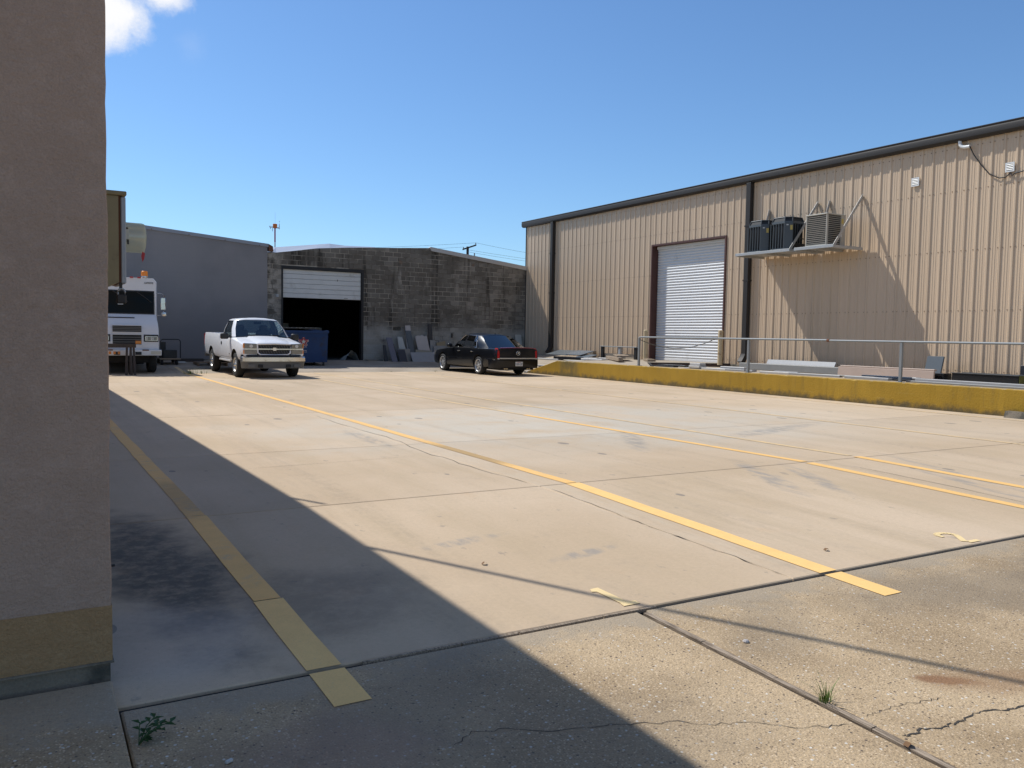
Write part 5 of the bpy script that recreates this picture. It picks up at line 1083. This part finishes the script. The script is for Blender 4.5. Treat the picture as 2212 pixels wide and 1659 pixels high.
# ================================================================== dumpster
def dumpster():
    y0 = 31.95; R = thing('dumpster', 'navy blue steel dumpster on casters with a star emblem, beside the overhead door', 'dumpster', (9.35, y0+.7, zg(y0+.3)))
    zb = zg(y0+.3); M_blue = mat('navy_blue_steel', (.016, .045, .125), .6, 0, spec=.25, var=.2, vs_=3, dirt=(.03, .035, .045), dsc=2.5)
    x0, x1 = 8.45, 10.30
    part('bin', M_blue, R, lambda b: (loft(b, [[(x0, y0, .27), (x1, y0, .27), (x1, y0+1.35, .27), (x0, y0+1.35, .27)], [(x0-.01, y0-.03, 1.28), (x1+.01, y0-.03, 1.28), (x1+.01, y0+1.5, 1.28), (x0-.01, y0+1.5, 1.28)], [(x0-.01, y0-.03, 1.47), (x1+.01, y0-.03, 1.47), (x1+.01, y0+1.5, 1.55), (x0-.01, y0+1.5, 1.55)]])))
    part('top_rim', M_blue, R, lambda b: (bx(b, x0-.05, x1+.05, y0-.075, y0-.031, 1.41, 1.50), bx(b, x1+.011, x1+.05, y0-.03, y0+1.5, 1.43, 1.52), bx(b, x0-.05, x0-.011, y0-.03, y0+1.5, 1.43, 1.52)))
    part('side_rib', M_blue, R, lambda b: (bx(b, x0-.02, x1+.02, y0-.06, y0-.032, 1.24, 1.29),))
    part('fork_pocket', M_blue, R, lambda b: (bx(b, x1+.012, x1+.07, y0+.2, y0+1.1, 1.18, 1.36), bx(b, x0-.07, x0-.012, y0+.2, y0+1.1, 1.18, 1.36)))
    for a in (0, 1):
        w = (x1-x0)/2; ld = part('lid', M_blkpl, R, lambda b: bx(b, x0+a*w*.82, x0+a*w*.82+w*.8, y0-.05, y0+1.5, 1.56, 1.60, .01))
        for k in range(4): part('lid_rib', M_greypl, ld, lambda b: bx(b, x0+a*w*.82+.06+k*.19, x0+a*w*.82+.17+k*.19, y0-.055, y0+1.45, 1.60, 1.618))
    for x in (x0+.3, x1-.42, x1-.14):
        yw = y0+(.06 if x != x1-.42 else .35); zc = zg(yw)+.085
        cs = part('caster', M_rubber, R, lambda b: lathe(b, [(.03, -.025), (.085, -.025), (.085, .025), (.03, .025)], 16, Matrix.Translation((x, yw, zc)) @ Matrix.Rotation(radians(90), 4, 'Y')), 40)
        part('caster_fork', M_greysteel, cs, lambda b: (bx(b, x-.04, x-.03, yw-.03, yw+.03, zc-.02, .265), bx(b, x+.03, x+.04, yw-.03, yw+.03, zc-.02, .265)))
    # star emblem: five looped ribbons round a star
    def star(b, r0, r1, y, cx=9.35, cz=1.07):
        pts = []
        for k in range(10):
            a = pi/2+k*pi/5; r = r0 if k % 2 == 0 else r1; pts.append((cx+r*cos(a), cz+r*sin(a)))
        prism(b, pts, (y-.003, y), XZ)
    yf = y0-.022
    def lobes(b, r, off, y):
        for k in range(5):
            a = pi/2+k*2*pi/5; c = V(9.35+off*cos(a), y, 1.07+off*sin(a)); lathe(b, [(0, 0), (r, 0)], 16, Matrix.Translation(c) @ Matrix.Rotation(radians(90), 4, 'X'))
    M_logow = mat('emblem_white', (.62, .58, .56), .6); M_logor = mat('emblem_red', (.30, .02, .03), .6); M_logop = mat('emblem_pale', (.5, .52, .48), .6)
    part('emblem', M_logow, R, lambda b: (star(b, .21, .13, yf), lobes(b, .062, .148, yf-.004)))
    part('emblem', M_logor, R, lambda b: (star(b, .195, .115, yf-.005), lobes(b, .047, .148, yf-.0095)))
    part('emblem', M_logop, R, lambda b: (star(b, .098, .045, yf-.0105), lobes(b, .016, .150, yf-.012)))
    for s, zc, sz, xr in (('REPUBLIC', .875, .085, 9.27), ('SERVICES', .815, .055, 9.22), ('837-8990', .715, .075, 9.31), ('republicservices.com', .66, .035, 9.31)):
        me = text_mesh(s, sz, .001); me.transform(Matrix.Translation((xr+.03, y0-.017+.0, zc)) @ Matrix.Rotation(radians(90), 4, 'X'))
        obj('lettering', me, M_logow, R)
dumpster()

# ================================================================== small things by the back wall
M_tube = mat('dark_tube_steel', (.02, .02, .022), .5, .3)
CT = thing('platform_cart', 'dark platform cart loaded with scrap beside the step van', 'cart', (4.62, 32.9, zg(32.8)))
part('deck', M_wood, CT, lambda b: bx(b, 4.25, 4.98, 32.5, 33.6, .355, .40, .005))
part('handle', M_tube, CT, lambda b: tube(b, [(4.30, 32.58, .41), (4.30, 32.58, 1.02), (4.33, 32.58, 1.07), (4.38, 32.58, 1.09), (4.89, 32.58, 1.09), (4.94, 32.58, 1.07), (4.97, 32.58, 1.02), (4.97, 32.58, .41)], .018, 8), 60)
for x in (4.34, 4.84):
    for y in (32.62, 33.5): part('wheel', M_rubber, CT, lambda b: lathe(b, [(.02, -.04), (.09, -.04), (.09, .04), (.02, .04)], 14, Matrix.Translation((x, y, .25)) @ Matrix.Rotation(radians(90), 4, 'Y')))
M_scrap = mat('dark_scrap', (.05, .05, .045), .8, var=.4, vs_=5)
tag(part('scrap_box', M_scrap, None, lambda b: (box(b, (4.60, 33.0, .55), (.5, .5, .3), .2, bev=.02), box(b, (4.42, 32.9, .85), (.18, .2, .28), -.2, bev=.01))), 'dark box of scrap resting on the platform cart', 'box')
M_darkwood = mat('dark_old_wood', (.055, .045, .04), .85, var=.4, vs_=9)
SH = thing('sawhorse', 'dark wooden sawhorse standing in front of the step van', 'sawhorse', (2.6, 28.7, 0))
part('top_beam', M_darkwood, SH, lambda b: bx(b, 1.75, 3.05, 28.56, 28.70, .86, .98, .006))
for x, dx, y in ((2.79, -.03, 28.5), (2.90, 0, 28.44), (2.985, .01, 28.40), (1.9, 0, 28.5), (2.9, 0, 28.86)):
    part('leg', M_darkwood, SH, lambda b: loft(b, [[(x-.035+dx, y-.03, 0), (x+.035+dx, y-.03, 0), (x+.035+dx, y+.03, 0), (x-.035+dx, y+.03, 0)], [(x-.03, 28.58, .86), (x+.03, 28.58, .86), (x+.03, 28.66, .86), (x-.03, 28.66, .86)]]))
M_pal = mat('pallet_wood', (.24, .17, .11), .85, var=.3, vs_=7)
PA = thing('pallet', 'low wooden pallet lying against the grey wall behind the pickup', 'pallet', (6.0, 32.4, zg(32.4)))
for k in range(6): part('deck_board', M_pal, PA, lambda b, y=31.95+k*.19: bx(b, 5.45, 6.6, y, y+.13, zg(32.4)+.10, zg(32.4)+.122))
for x in (5.5, 6.0, 6.5): part('stringer', M_pal, PA, lambda b: bx(b, x-.02, x+.02, 31.95, 33.0, zg(32)+.01, zg(32.4)+.099))
for i, (x, y, sx, sy, h, lab) in enumerate(((5.5, 34.0, 1.2, .4, .10, 'flat dark scrap timber lying along the foot of the grey wall'), (6.9, 33.9, .9, .5, .16, 'low heap of dark boards by the grey wall behind the pickup bed'), (5.15, 33.3, .35, .25, .05, 'scrap of white sheet lying on the ground near the platform cart'))):
    mm = M_darkwood if i < 2 else M_label
    def f(b):
        for k in range(3): box(b, (x+rnd.uniform(-.05, .05), y+(k-1)*sy*.3, zg(y)+.012+h*(k+.5)/3), (sx*rnd.uniform(.8, 1), sy*.28, h/3.2), rnd.uniform(-.06, .06))
    tag(part('scrap_boards' if i < 2 else 'sheet_scrap', mm, None, f), lab, 'scrap')

# stone offcuts leaning on the block wall
def m_stone(name, col, var=.12, sc=8, rough=.45): return mat(name, col, rough, var=var, vs_=sc, fine=.12)
ST = dict(dark=m_stone('dark_granite', (.025, .026, .03)), purple=m_stone('purple_grey_granite', (.135, .13, .16), .15, 14), char=m_stone('charcoal_granite', (.035, .035, .045)), beige=m_stone('beige_stone', (.26, .235, .20)), pale=m_stone('pale_green_grey_marble', (.42, .43, .40), .18, 4), slate=m_stone('slate_grey', (.085, .10, .11)), cream=m_stone('cream_limestone', (.44, .40, .37), .08), white=m_stone('white_marble', (.31, .31, .31), .12), moss=m_stone('speckled_stone', (.27, .25, .19), .3, 20), tan=m_stone('tan_board', (.27, .21, .12)), bright=m_stone('bright_white_marble', (.47, .45, .42), .15, 3), peach=m_stone('peach_marble', (.44, .33, .26), .12, 3), blue=m_stone('blue_grey_polished', (.14, .17, .20), .1, 5, .25), black=m_stone('black_polished', (.015, .016, .018), .1, 5, .2), grey=m_stone('grey_stone', (.24, .235, .22)))
def lean(label, poly, y0, mkey, t=.03, ang=8):
    """slab whose outline (x, z at its base plane) stands at y0 and leans towards the wall"""
    zb = min(p[1] for p in poly); xc = sum(p[0] for p in poly)/len(poly)
    o = part('stone_offcut', ST[mkey], None, lambda b: prism(b, [(x-xc, z-zb) for x, z in poly], (0, t), XZ))
    o.location = (xc, y0, zb); o.rotation_euler = (radians(-ang), 0, 0)
    return tag(o, label, 'stone slab', 'stone offcuts leaning on the block wall')
g0 = .235
lean('narrow black granite offcut at the left end of the leaning slabs', [(13.53, g0), (13.70, g0), (13.60, .95), (13.49, .95)], 34.02, 'dark', .05)
lean('tall purple grey granite slab tilted left against the block wall', [(13.82, g0-.02), (14.08, g0-.02), (13.86, 1.29), (13.60, 1.29)], 33.85, 'purple', .03, 12)
lean('thin black slab edge just right of the purple granite slab', [(14.10, g0), (14.20, g0), (14.0, 1.0), (13.92, 1.0)], 34.05, 'dark', .03)
lean('small charcoal granite rectangle in front of the beige slab', [(14.15, g0-.02), (14.52, g0-.02), (14.43, .77), (14.09, .77)], 33.82, 'char', .03, 14)
lean('square beige stone slab behind the charcoal rectangle', [(14.2, g0), (14.76, g0), (14.76, .79), (14.12, .79)], 34.0, 'beige', .03, 12)
lean('pale marble piece with a stepped edge standing behind the beige slab', [(14.33, g0), (14.66, g0), (14.60, .80), (14.56, .95), (14.50, 1.2), (14.46, 1.31), (14.25, 1.33)], 34.15, 'pale', .05, 10)
lean('tall slate grey slab, the tallest in front of the white backing piece', [(14.82, g0), (15.03, g0), (14.86, 1.60), (14.60, 1.60)], 34.08, 'slate', .03, 9)
lean('tall narrow white slab whose top shows above the slate slab', [(14.70, g0), (15.03, g0), (14.87, 1.83), (14.63, 1.82)], 34.2, 'cream', .03, 7)
lean('cream limestone slab with a wavy broken top', [(15.28, g0), (15.86, g0), (15.64, 1.40), (15.52, 1.36), (15.42, 1.43), (15.35, 1.38), (15.22, 1.40), (15.08, 1.34)], 34.12, 'cream', .04, 10)
lean('speckled stone strip behind the wide white marble slab', [(15.02, g0), (15.82, g0), (15.79, .72), (15.02, .76)], 34.0, 'moss', .04, 12)
lean('wide white marble slab standing lowest and nearest the black sedan', [(14.76, g0-.03), (15.86, g0-.03), (15.90, .72), (15.75, .66), (14.68, .65)], 33.78, 'white', .03, 16)
lean('tall dark stone beam standing upright behind the small square tile', [(15.80, g0), (15.99, g0), (15.94, 1.91), (15.76, 1.91)], 34.25, 'dark', .06, 6)
lean('small square cream tile propped under the dark beam', [(15.78, g0), (16.04, g0), (16.02, 1.19), (15.78, 1.19)], 34.1, 'grey', .03, 9)
lean('tan board leaning just above the hood of the sedan', [(16.1, g0), (16.58, g0), (16.56, 1.17), (16.12, 1.07)], 34.15, 'tan', .03, 9)
lean('grey stone slab low behind the front of the sedan', [(15.9, g0), (16.5, g0), (16.5, .95), (15.9, .95)], 33.98, 'grey', .03, 12)
lean('pale slab leaning in the corner beside the metal wall', [(19.95, .45), (20.27, .45), (20.24, 1.25), (19.94, 1.37)], 34.2, 'grey', .03, 8)
lean('taller pale slab in the corner touching the metal wall', [(20.32, .5), (20.68, .5), (20.62, 1.5), (20.30, 1.5)], 34.25, 'pale', .03, 7)

# stone and timber laid out on the dock
def zd(x, y):   # dock surface
    if y > 25.7:
        t = min(1, (y-25.7)/2.2) if y < 27.9 else 1; zf = .55*(1-t)+.03*t if y < 29.4 else .05*(y-29.4)
        return zf+(.60-zf)*max(0, min(1, (x-17.1)/3.6))
    return .60 if y > 21.6 else .50
def lay(label, x, y, L, w, t, mkey, rz=0, lift=0, tilt=0, cat='stone slab', name='stone_offcut', roll=0, z=None):
    o = part(name, ST[mkey] if mkey in ST else globals()[mkey], None, lambda b: bx(b, -w/2, w/2, -L/2, L/2, 0, t, min(.008, t*.2)))
    o.location = (x, y, (zd(x, y) if z is None else z)+.006+lift); o.rotation_euler = (radians(tilt), radians(roll), rz)
    return tag(o, label, cat, 'stone and timber offcuts on the dock')
lay('white marble strip nearest the tail light of the sedan', 18.3, 28.6, .55, .4, .05, 'bright', .5)
lay('white marble block beside the sedan, second from its tail light', 18.55, 28.0, .6, .4, .06, 'bright', .7, roll=-6)
lay('grey topped marble offcut leaning low in front of the brown bricks', 18.75, 27.5, .5, .35, .07, 'white', .4)
lay('white marble offcut just left of the brown stone blocks', 19.0, 27.3, .6, .3, .08, 'bright', .9, roll=-8)
lay('long pale slab flat on the ground below the far downspout', 19.6, 30.6, 2.2, .35, .05, 'bright', .1)
lay('brown stone block beside the white marble offcuts', 19.3, 28.2, .35, .5, .12, 'tan', .3)
lay('second brown stone block touching the dark blue slabs', 19.7, 27.6, .35, .4, .12, 'tan', -.2)
lay('large white marble slab in front of the dark blue slabs, left piece', 18.35, 26.2, .9, .5, .05, 'bright', .5)
lay('large white marble slab in front of the dark blue slabs, right piece', 18.9, 25.9, 1.0, .6, .06, 'bright', .3)
lay('white marble slab lying on the right marble piece', 19.0, 26.2, .7, .4, .05, 'white', .2, .065)
lay('wide dark slate slab propped up on the left of the blue pile', 20.15, 30.0, 1.5, .75, .03, 'slate', .05, .22, roll=-14)
lay('polished blue slab on top of the dark slate pile', 20.1, 28.7, 1.1, .7, .03, 'blue', .0, .25, roll=-14)
lay('smaller blue slab stepping down to the right of the pile', 19.95, 28.0, .8, .5, .03, 'blue', .05, .16, roll=-12)
lay('low black granite base under the blue slabs', 19.9, 28.8, 2.2, .6, .12, 'black', .03)
lay('pale offcut lying between the blue slabs and the steel bench', 20.3, 26.9, 1.0, .3, .05, 'bright', .05)
for y, l2 in ((29.5, 'left'), (28.75, 'right')): tag(part('block', M_foot, None, lambda b: bx(b, 20.72, 20.9, y-.14, y+.14, .603, .86, .01)), 'grey concrete block standing against the metal wall, %s of two' % l2, 'block', 'blocks at the foot of the metal wall')
TB = thing('timber_stack', 'long weathered timber planks lying in front of the steel bench', 'timber', (18.9, 25.0, .6))
part('plank', M_wood, TB, lambda b: box(b, (18.85, 24.7, .67), (.16, 2.9, .13), radians(-28), bev=.008)); part('plank', M_wood, TB, lambda b: box(b, (19.25, 24.8, .775), (.45, 2.4, .045), radians(-34), bev=.006)); part('plank', M_wood, TB, lambda b: box(b, (19.9, 23.95, .64), (.3, 1.0, .07), radians(-30), bev=.006))
BN = thing('steel_bench', 'low dark steel rack with a pipe top against the tan metal wall', 'rack', (20.4, 26.3, .6))
for y in (27.5, 26.35, 25.35): part('leg', M_black if y != 26.35 else M_greysteel, BN, lambda b: bx(b, 20.35, 20.45, y-.07, y+.07, .605, 1.06))
part('top_rail', M_rail, BN, lambda b: bx(b, 20.32, 20.50, 25.25, 27.6, 1.061, 1.095, .006)); part('back_panel', M_dock, BN, lambda b: bx(b, 20.46, 20.48, 25.3, 27.45, .605, .80))
lay('black granite strip nearest the railing end', 17.35, 20.1, .95, .22, .04, 'black', .03, z=.551); lay('second black granite strip lying behind the first', 17.55, 19.95, 1.2, .2, .05, 'black', .05, z=.57)
S0 = [('small white marble block on the stack nearest the black strips', 17.35, 18.65, .45, .3, .07, 'bright', 0, .575), ('white marble offcut topping the small stack by the roller door', 17.4, 18.7, .40, .26, .07, 'bright', .1, .65), ('grey marble base under the small stack by the roller door', 17.4, 18.75, .7, .35, .025, 'white', 0, .55), ('long flat white marble bar in front of the roller door', 17.3, 17.85, .95, .2, .04, 'bright', .03, .56), ('white marble bar behind the long flat one', 17.6, 17.4, .9, .2, .06, 'bright', .04, .60), ('grey white marble bar under the right bollard', 17.3, 17.2, 1.1, .16, .05, 'white', .0, .56), ('thin pair of grey marble bars left of the middle rail post', 17.35, 16.85, .9, .18, .05, 'white', .02, .56),
      ('bright white marble bar just right of the middle rail post', 17.25, 15.55, 1.0, .16, .055, 'bright', .02, .555), ('thin white strip lying behind the bright marble bar', 17.5, 15.4, .8, .1, .03, 'white', .0, .59), ('shiny grey round edged bar, its left end towards the bright marble', 17.25, 14.3, 1.6, .12, .05, 'white', .01, .56), ('thin tan strip above a dark gap, in the middle of the wall top', 17.3, 13.3, 1.5, .14, .035, 'beige', .0, .585), ('stack of grey marble strips left of the nearest rail post', 17.25, 12.75, 1.2, .16, .06, 'white', .0, .555), ('blue grey polished strip behind the nearest rail post', 17.5, 12.4, 1.3, .18, .05, 'blue', .0, .60), ('dark strip under the blue polished strip', 17.4, 12.1, 1.1, .14, .045, 'black', .0, .555), ('white offcut just right of the blue polished strip', 17.55, 11.95, .6, .2, .04, 'bright', .0, .61)]
for lab, x, y, L, w, t, mk, rz, z in S0: lay(lab, x, y, L, w, t, mk, rz, z=z)
lay('long pale moulded stone coping lying on the dock wall at the right', 17.3, 9.3, 4.4, .22, .09, 'white', .0, z=.556)
lay('grey lower step of the long stone coping', 17.22, 9.6, 4.2, .12, .04, 'grey', .0, z=.552)
lay('long bluish white slab propped along the foot of the metal wall', 20.55, 17.6, 2.6, .26, .03, 'white', .0, .20, roll=-62)
lay('dark grey low stone curb in front of the bluish white slab', 20.1, 17.4, 4.2, .35, .20, 'grey', .0)
lay('long peach marble panel leaning behind the nearest rail post', 19.6, 14.0, 2.9, .24, .05, 'peach', -.03, .12, roll=-84)
lay('thin peach coping along the top of the peach panel', 19.66, 14.0, 2.85, .10, .04, 'peach', -.03, .245)
o = lay('dark grey slab standing upright against the metal wall at the right', 20.45, 13.15, .46, .62, .05, 'slate', 0, .29, roll=-74)
lay('small black stone step lying in front of the upright grey slab', 19.9, 12.75, .62, .35, .19, 'black', .0)
lay('pale slab edge resting on the small black step', 19.78, 12.78, .45, .05, .16, 'pale', .0, .02)
BNr = thing('trough', 'black open trough standing on the dock at the right', 'trough', (20.0, 11.45, .50))
def tro(b):
    w, L, h, t = .22, .80, .20, .02
    for q in ((-w, -w+t, -L, L), (w-t, w, -L, L), (-w+t, w-t, -L, -L+t), (-w+t, w-t, L-t, L)): bx(b, 20.0+q[0], 20.0+q[1], 11.45+q[2], 11.45+q[3], .52, .52+h)
    bx(b, 19.8, 20.2, 10.67, 12.23, .505, .52)
part('basin', ST['black'], BNr, tro); part('rim', M_greypl, BNr, lambda b: (bx(b, 19.76, 19.785, 10.64, 12.26, .72, .735), bx(b, 20.215, 20.24, 10.64, 12.26, .72, .735)))
part('mossy_end', mat('moss_green', (.10, .10, .02), .9), BNr, lambda b: bx(b, 19.79, 20.2, 10.62, 10.645, .51, .72))
lay('white stone block behind the black trough', 20.6, 11.25, .55, .2, .17, 'bright', .0)
lay('tall dark block at the right edge of the view', 20.5, 10.7, .4, .4, .45, 'dark', .0)
tag(part('litter', M_label, None, lambda b: (prism(b, [(-.1, 0), (.05, 0), (.12, .09), (.02, .05), (-.07, .12)], (0, .02), lambda u, v, w: (16.8+u, 27.6+w, zg(27)+.01+v)), )), 'crumpled white paper at the foot of the dock ramp', 'litter')

# heap of tarp just inside the overhead door and dim stock behind it
def tarp(b):
    n, m = 9, 7; g = [[None]*m for _ in range(n)]
    for i in range(n):
        for j in range(m):
            u, v = i/(n-1), j/(m-1); h = .55*sin(pi*min(1, u*1.05))**.7*(1-v*.6)*(.6+.4*u)
            g[i][j] = b.verts.new((12.0+.62*u, 34.75+.7*v, .262+h*rnd.uniform(.75, 1.1)))
    for i in range(n-1):
        for j in range(m-1): b.faces.new((g[i][j], g[i+1][j], g[i+1][j+1], g[i][j+1]))
tag(part('tarp', mat('dirty_white_tarp', (.42, .42, .38), .8, var=.3, vs_=6), None, tarp), 'crumpled dirty white tarp just inside the overhead door', 'tarp')
for x, y, w, h, lab in ((11.6, 38, .8, 1.4, 'dim stone slab standing inside the open warehouse, right one'), (10.4, 40, 1.2, 1.6, 'dim stone slab standing deeper inside the open warehouse')):
    tag(part('stored_stone', ST['beige'], None, lambda b: box(b, (x, y, .26+h/2), (w, .04, h), rot=Matrix.Rotation(radians(-7), 4, 'X'))), lab, 'stone slab')

# ================================================================== background: mast, pole, roofs
MA = thing('antenna_mast', 'red and white mast with an orange drum rising behind the roofs', 'antenna mast', (38.75, 150, -.9))
M_mr = mat('mast_red', (.42, .02, .06), .5, var=.05); M_mw = mat('mast_white', (.75, .75, .76), .5, var=.05); M_mo = mat('mast_orange', (.75, .17, .02), .5, var=.05)
for i in range(4): part('mast_section', M_mw if i % 2 == 1 else M_mr, MA, lambda b, z1=19.7-[0, 2.45, 5, 12][i], z0=19.7-[2.45, 5, 12, 20.6][i]: cyl(b, (38.75, 150, z0), (38.75, 150, z1), .125, n=12), 40)
part('drum', M_mo, MA, lambda b: lathe(b, [(.3, 19.7), (.37, 19.75), (.38, 20.42), (.3, 20.45), (0, 20.45)], 20, Matrix.Translation((38.75, 150, 0))), 40)
part('whip_antenna', M_greysteel, MA, lambda b: cyl(b, (38.77, 150, 20.45), (38.77, 150, 22.5), .012, n=6))
part('cross_arm', M_greysteel, MA, lambda b: (bx(b, 37.85, 38.4, 149.95, 150.05, 19.75, 19.83), bx(b, 37.95, 38.4, 149.95, 150.05, 19.92, 19.98), bx(b, 39.12, 39.5, 149.95, 150.05, 19.7, 19.87)))
part('panel_antenna', M_greysteel, MA, lambda b: (bx(b, 37.78, 37.88, 149.9, 150.1, 19.8, 20.05), bx(b, 37.93, 37.99, 149.9, 150.1, 19.5, 19.85), bx(b, 39.46, 39.54, 149.9, 150.1, 19.55, 20.45), cyl(b, (39.51, 150, 20.45), (39.51, 150, 21.0), .018, n=6), bx(b, 39.44, 39.59, 149.95, 150.05, 20.96, 21.02), bx(b, 38.27, 38.34, 149.95, 150.05, 19.1, 19.7)))
UP = thing('utility_pole', 'wooden utility pole with a crossarm behind the block warehouse roof', 'utility pole', (36, 70, -.9))
part('pole', M_darkwood, UP, lambda b: cyl(b, (36, 70, -.9), (36, 70, 9.68), .15, .12, 10), 40)
part('crossarm', M_darkwood, UP, lambda b: loft(b, [[(35.42, 69.82, 9.30), (35.42, 69.94, 9.30), (35.42, 69.94, 9.44), (35.42, 69.82, 9.44)], [(36.82, 69.82, 9.80), (36.82, 69.94, 9.80), (36.82, 69.94, 9.94), (36.82, 69.82, 9.94)]]))
part('insulator', M_greysteel, UP, lambda b: (cyl(b, (36.78, 69.88, 9.94), (36.78, 69.88, 10.08), .05, n=8), cyl(b, (35.5, 69.88, 9.46), (35.5, 69.88, 9.6), .05, n=8), cyl(b, (36.62, 69.8, 8.8), (36.62, 69.8, 9.1), .06, n=8)))
M_wire = mat('overhead_wire', (.05, .055, .06), .6, .3)
def sag(p, q, s, n=12): return [Vector(p).lerp(Vector(q), k/n)-V(0, 0, s*4*(k/n)*(1-k/n)) for k in range(n+1)]
for p, q, s, lab in (((36.78, 69.88, 10.08), (11, 66, 7.4), .2, 'overhead wire running left from the tip of the pole crossarm'), ((35.5, 69.88, 9.6), (11, 65, 7.0), .2, 'overhead wire running left from the low end of the crossarm'), ((36.78, 69.88, 10.08), (64, 70, 9.6), .7, 'overhead wire running right from the tip of the pole crossarm'), ((36.1, 69.8, 9.35), (64, 70, 8.7), .4, 'middle overhead wire running right from the pole'), ((36.1, 69.8, 9.15), (64, 70, 8.35), .4, 'lowest overhead wire running right from the pole'), ((22, 66, 7.6), (-20, 64, 8.2), .3, 'overhead wire behind the red and white mast')):
    tag(part('overhead_wire', M_wire, None, lambda b: tube(b, sag(p, q, s), .010, 5)), lab, 'wire', 'wires behind the roofs')
HB = thing('background_warehouse', 'pale metal roof of a warehouse showing just above the block wall', 'building', (16, 60, -.9))
part('roof', M_metalroof, HB, lambda b: prism(b, [(12.4, 6.2), (16.2, 6.78), (20.3, 6.82), (22, 6.5), (22, 6.6), (20.3, 6.97), (16.2, 6.9), (12.4, 6.3)], (52.2, 66), XZ))
part('wall', M_back_sid, HB, lambda b: prism(b, [(12.6, -.9), (21.8, -.9), (21.8, 6.5), (20.3, 6.8), (16.2, 6.76), (12.6, 6.2)], (52.4, 65.8), XZ))

# service drop over the lot: its shadow crosses the apron
def up_from(x, y, h): # point at height h whose shadow falls on (x, y)
    k = (h-zg(y))/2.8; return V(x-k, y+2*k, h)
pts = [up_from(*a) for a in ((1.75, 5.95, 4.86), (2.62, 4.46, 5.25), (3.08, 3.66, 5.45), (3.61, 2.81, 5.7), (4.04, 2.08, 5.95), (5.6, -.6, 6.9), (8.2, -5.2, 8.4))]
tag(part('service_drop_cable', M_black, None, lambda b: tube(b, pts, .022, 8)), 'thick cable leaving the roof of the stucco building, seen by its shadow on the apron', 'cable')
st_ = [up_from(1.9, 7.4, 4.6), up_from(2.18, 6.8, 4.75)]
part('roof_spike', M_iron, SB, lambda b: tube(b, st_, .02, 6))

# ================================================================== weeds and litter
def m_leaf(name, c1, c2):
    k = NT(name); c = k.mix(k.noise(k.pos, 40, 3), c1, c2); return k.done(c, .6, 0, .3)
M_grass = m_leaf('grass_blade', (.07, .13, .02), (.16, .21, .05)); M_weed = m_leaf('weed_leaf', (.02, .055, .015), (.05, .10, .025))
def blades(b, x, y, n, hmin, hmax, spread, lean_=.5):
    for i in range(n):
        a = rnd.uniform(0, 2*pi); r = rnd.uniform(0, spread); h = rnd.uniform(hmin, hmax); d = V(cos(a), sin(a), 0); p = V(x, y, zg(y))+d*r; w = V(-d.y, d.x, 0)*rnd.uniform(.0015, .003)*(1+h*3)
        l = rnd.uniform(.15, lean_); prev = None
        for k in range(4):
            t = k/3; c = p+d*(h*l*t*t)+V(0, 0, h*t*(1-.25*l*t)); ww = w*(1-t*.9); cur = (b.verts.new(c-ww), b.verts.new(c+ww))
            if prev: b.faces.new((prev[0], prev[1], cur[1], cur[0]))
            prev = cur
tag(part('grass_tuft', M_grass, None, lambda b: blades(b, 3.015, 2.37, 42, .03, .13, .03, .9)), 'tuft of green grass growing out of the wooden joint strip', 'grass')
tag(part('grass_tuft', M_grass, None, lambda b: (blades(b, 4.75, 29.05, 110, .08, .26, .30, .9), blades(b, 5.1, 29.15, 50, .06, .2, .25, .9))), 'low clump of grass in the slab joint left of the pickup', 'grass')
tag(part('grass_tuft', M_grass, None, lambda b: (blades(b, 13.8, 29.42, 40, .03, .08, .12), blades(b, 12.0, 29.42, 25, .02, .06, .1))), 'tiny sprigs of grass in the back joint near the sedan', 'grass')
WD = thing('weed', 'leafy green weed growing at the corner of the stucco building', 'weed', (.35, 3.30, zg(3.30)))
for a, ln, n in ((.35, .13, 5), (.9, .17, 6), (-.3, .12, 5), (1.4, .10, 4), (.1, .18, 6)):
    d = V(cos(a), sin(a), 0); base = V(.35, 3.30, zg(3.30)+.004); ln *= .62
    part('stem', M_weed, WD, lambda b: tube(b, [base, base+d*ln*.5+V(0, 0, .05), base+d*ln+V(0, 0, .06)], .002, 5))
    for k in range(n):
        t = (k+1)/n; c = base+d*ln*t+V(0, 0, .055*min(1, t*1.6)); s = 1 if k % 2 else -1; q = V(-d.y, d.x, 0)*s
        dirn = (q*.7+d*.6).normalized(); L = rnd.uniform(.035, .05); w = dirn.cross(V(0, 0, 1))*.011
        part('leaf', M_weed, WD, lambda b: (b.faces.new([b.verts.new(p) for p in (c, c+dirn*L*.4+w+V(0, 0, .008), c+dirn*L+V(0, 0, .004), c+dirn*L*.4-w+V(0, 0, .008))])))
M_dead = mat('dead_leaf', (.16, .08, .03), .8)
for i, (x, y, lab) in enumerate(((2.995, 1.96, 'curled brown dead leaf lying on the joint strip at the lower right'), (5.05, 4.02, 'small dark leaf on the lot between the two painted lines'), (2.6, 4.75, 'tiny brown leaf on the lot by the cable shadow'))):
    tag(part('dead_leaf', M_dead, None, lambda b: loft(b, [[(x-.02, y-.012, zg(y)+.006), (x-.005, y-.016, zg(y)+.022), (x+.018, y-.01, zg(y)+.008)], [(x-.016, y+.014, zg(y)+.006), (x, y+.012, zg(y)+.018), (x+.02, y+.012, zg(y)+.008)]], False, False)), lab, 'leaf')
tag(part('pebble', ST['cream'], None, lambda b: lathe(b, [(0, .016), (.012, .013), (.018, .006), (.014, 0)], 8, Matrix.Translation((3.2, 3.02, zg(3.02))))), 'small pale pebble on the apron beside the joint strip', 'pebble')
tag(part('pebble', ST['bright'], None, lambda b: box(b, (.62, 3.03, zg(3.03)+.008), (.03, .014, .012), .4, bev=.003)), 'tiny white stone chip near the leafy weed', 'pebble')
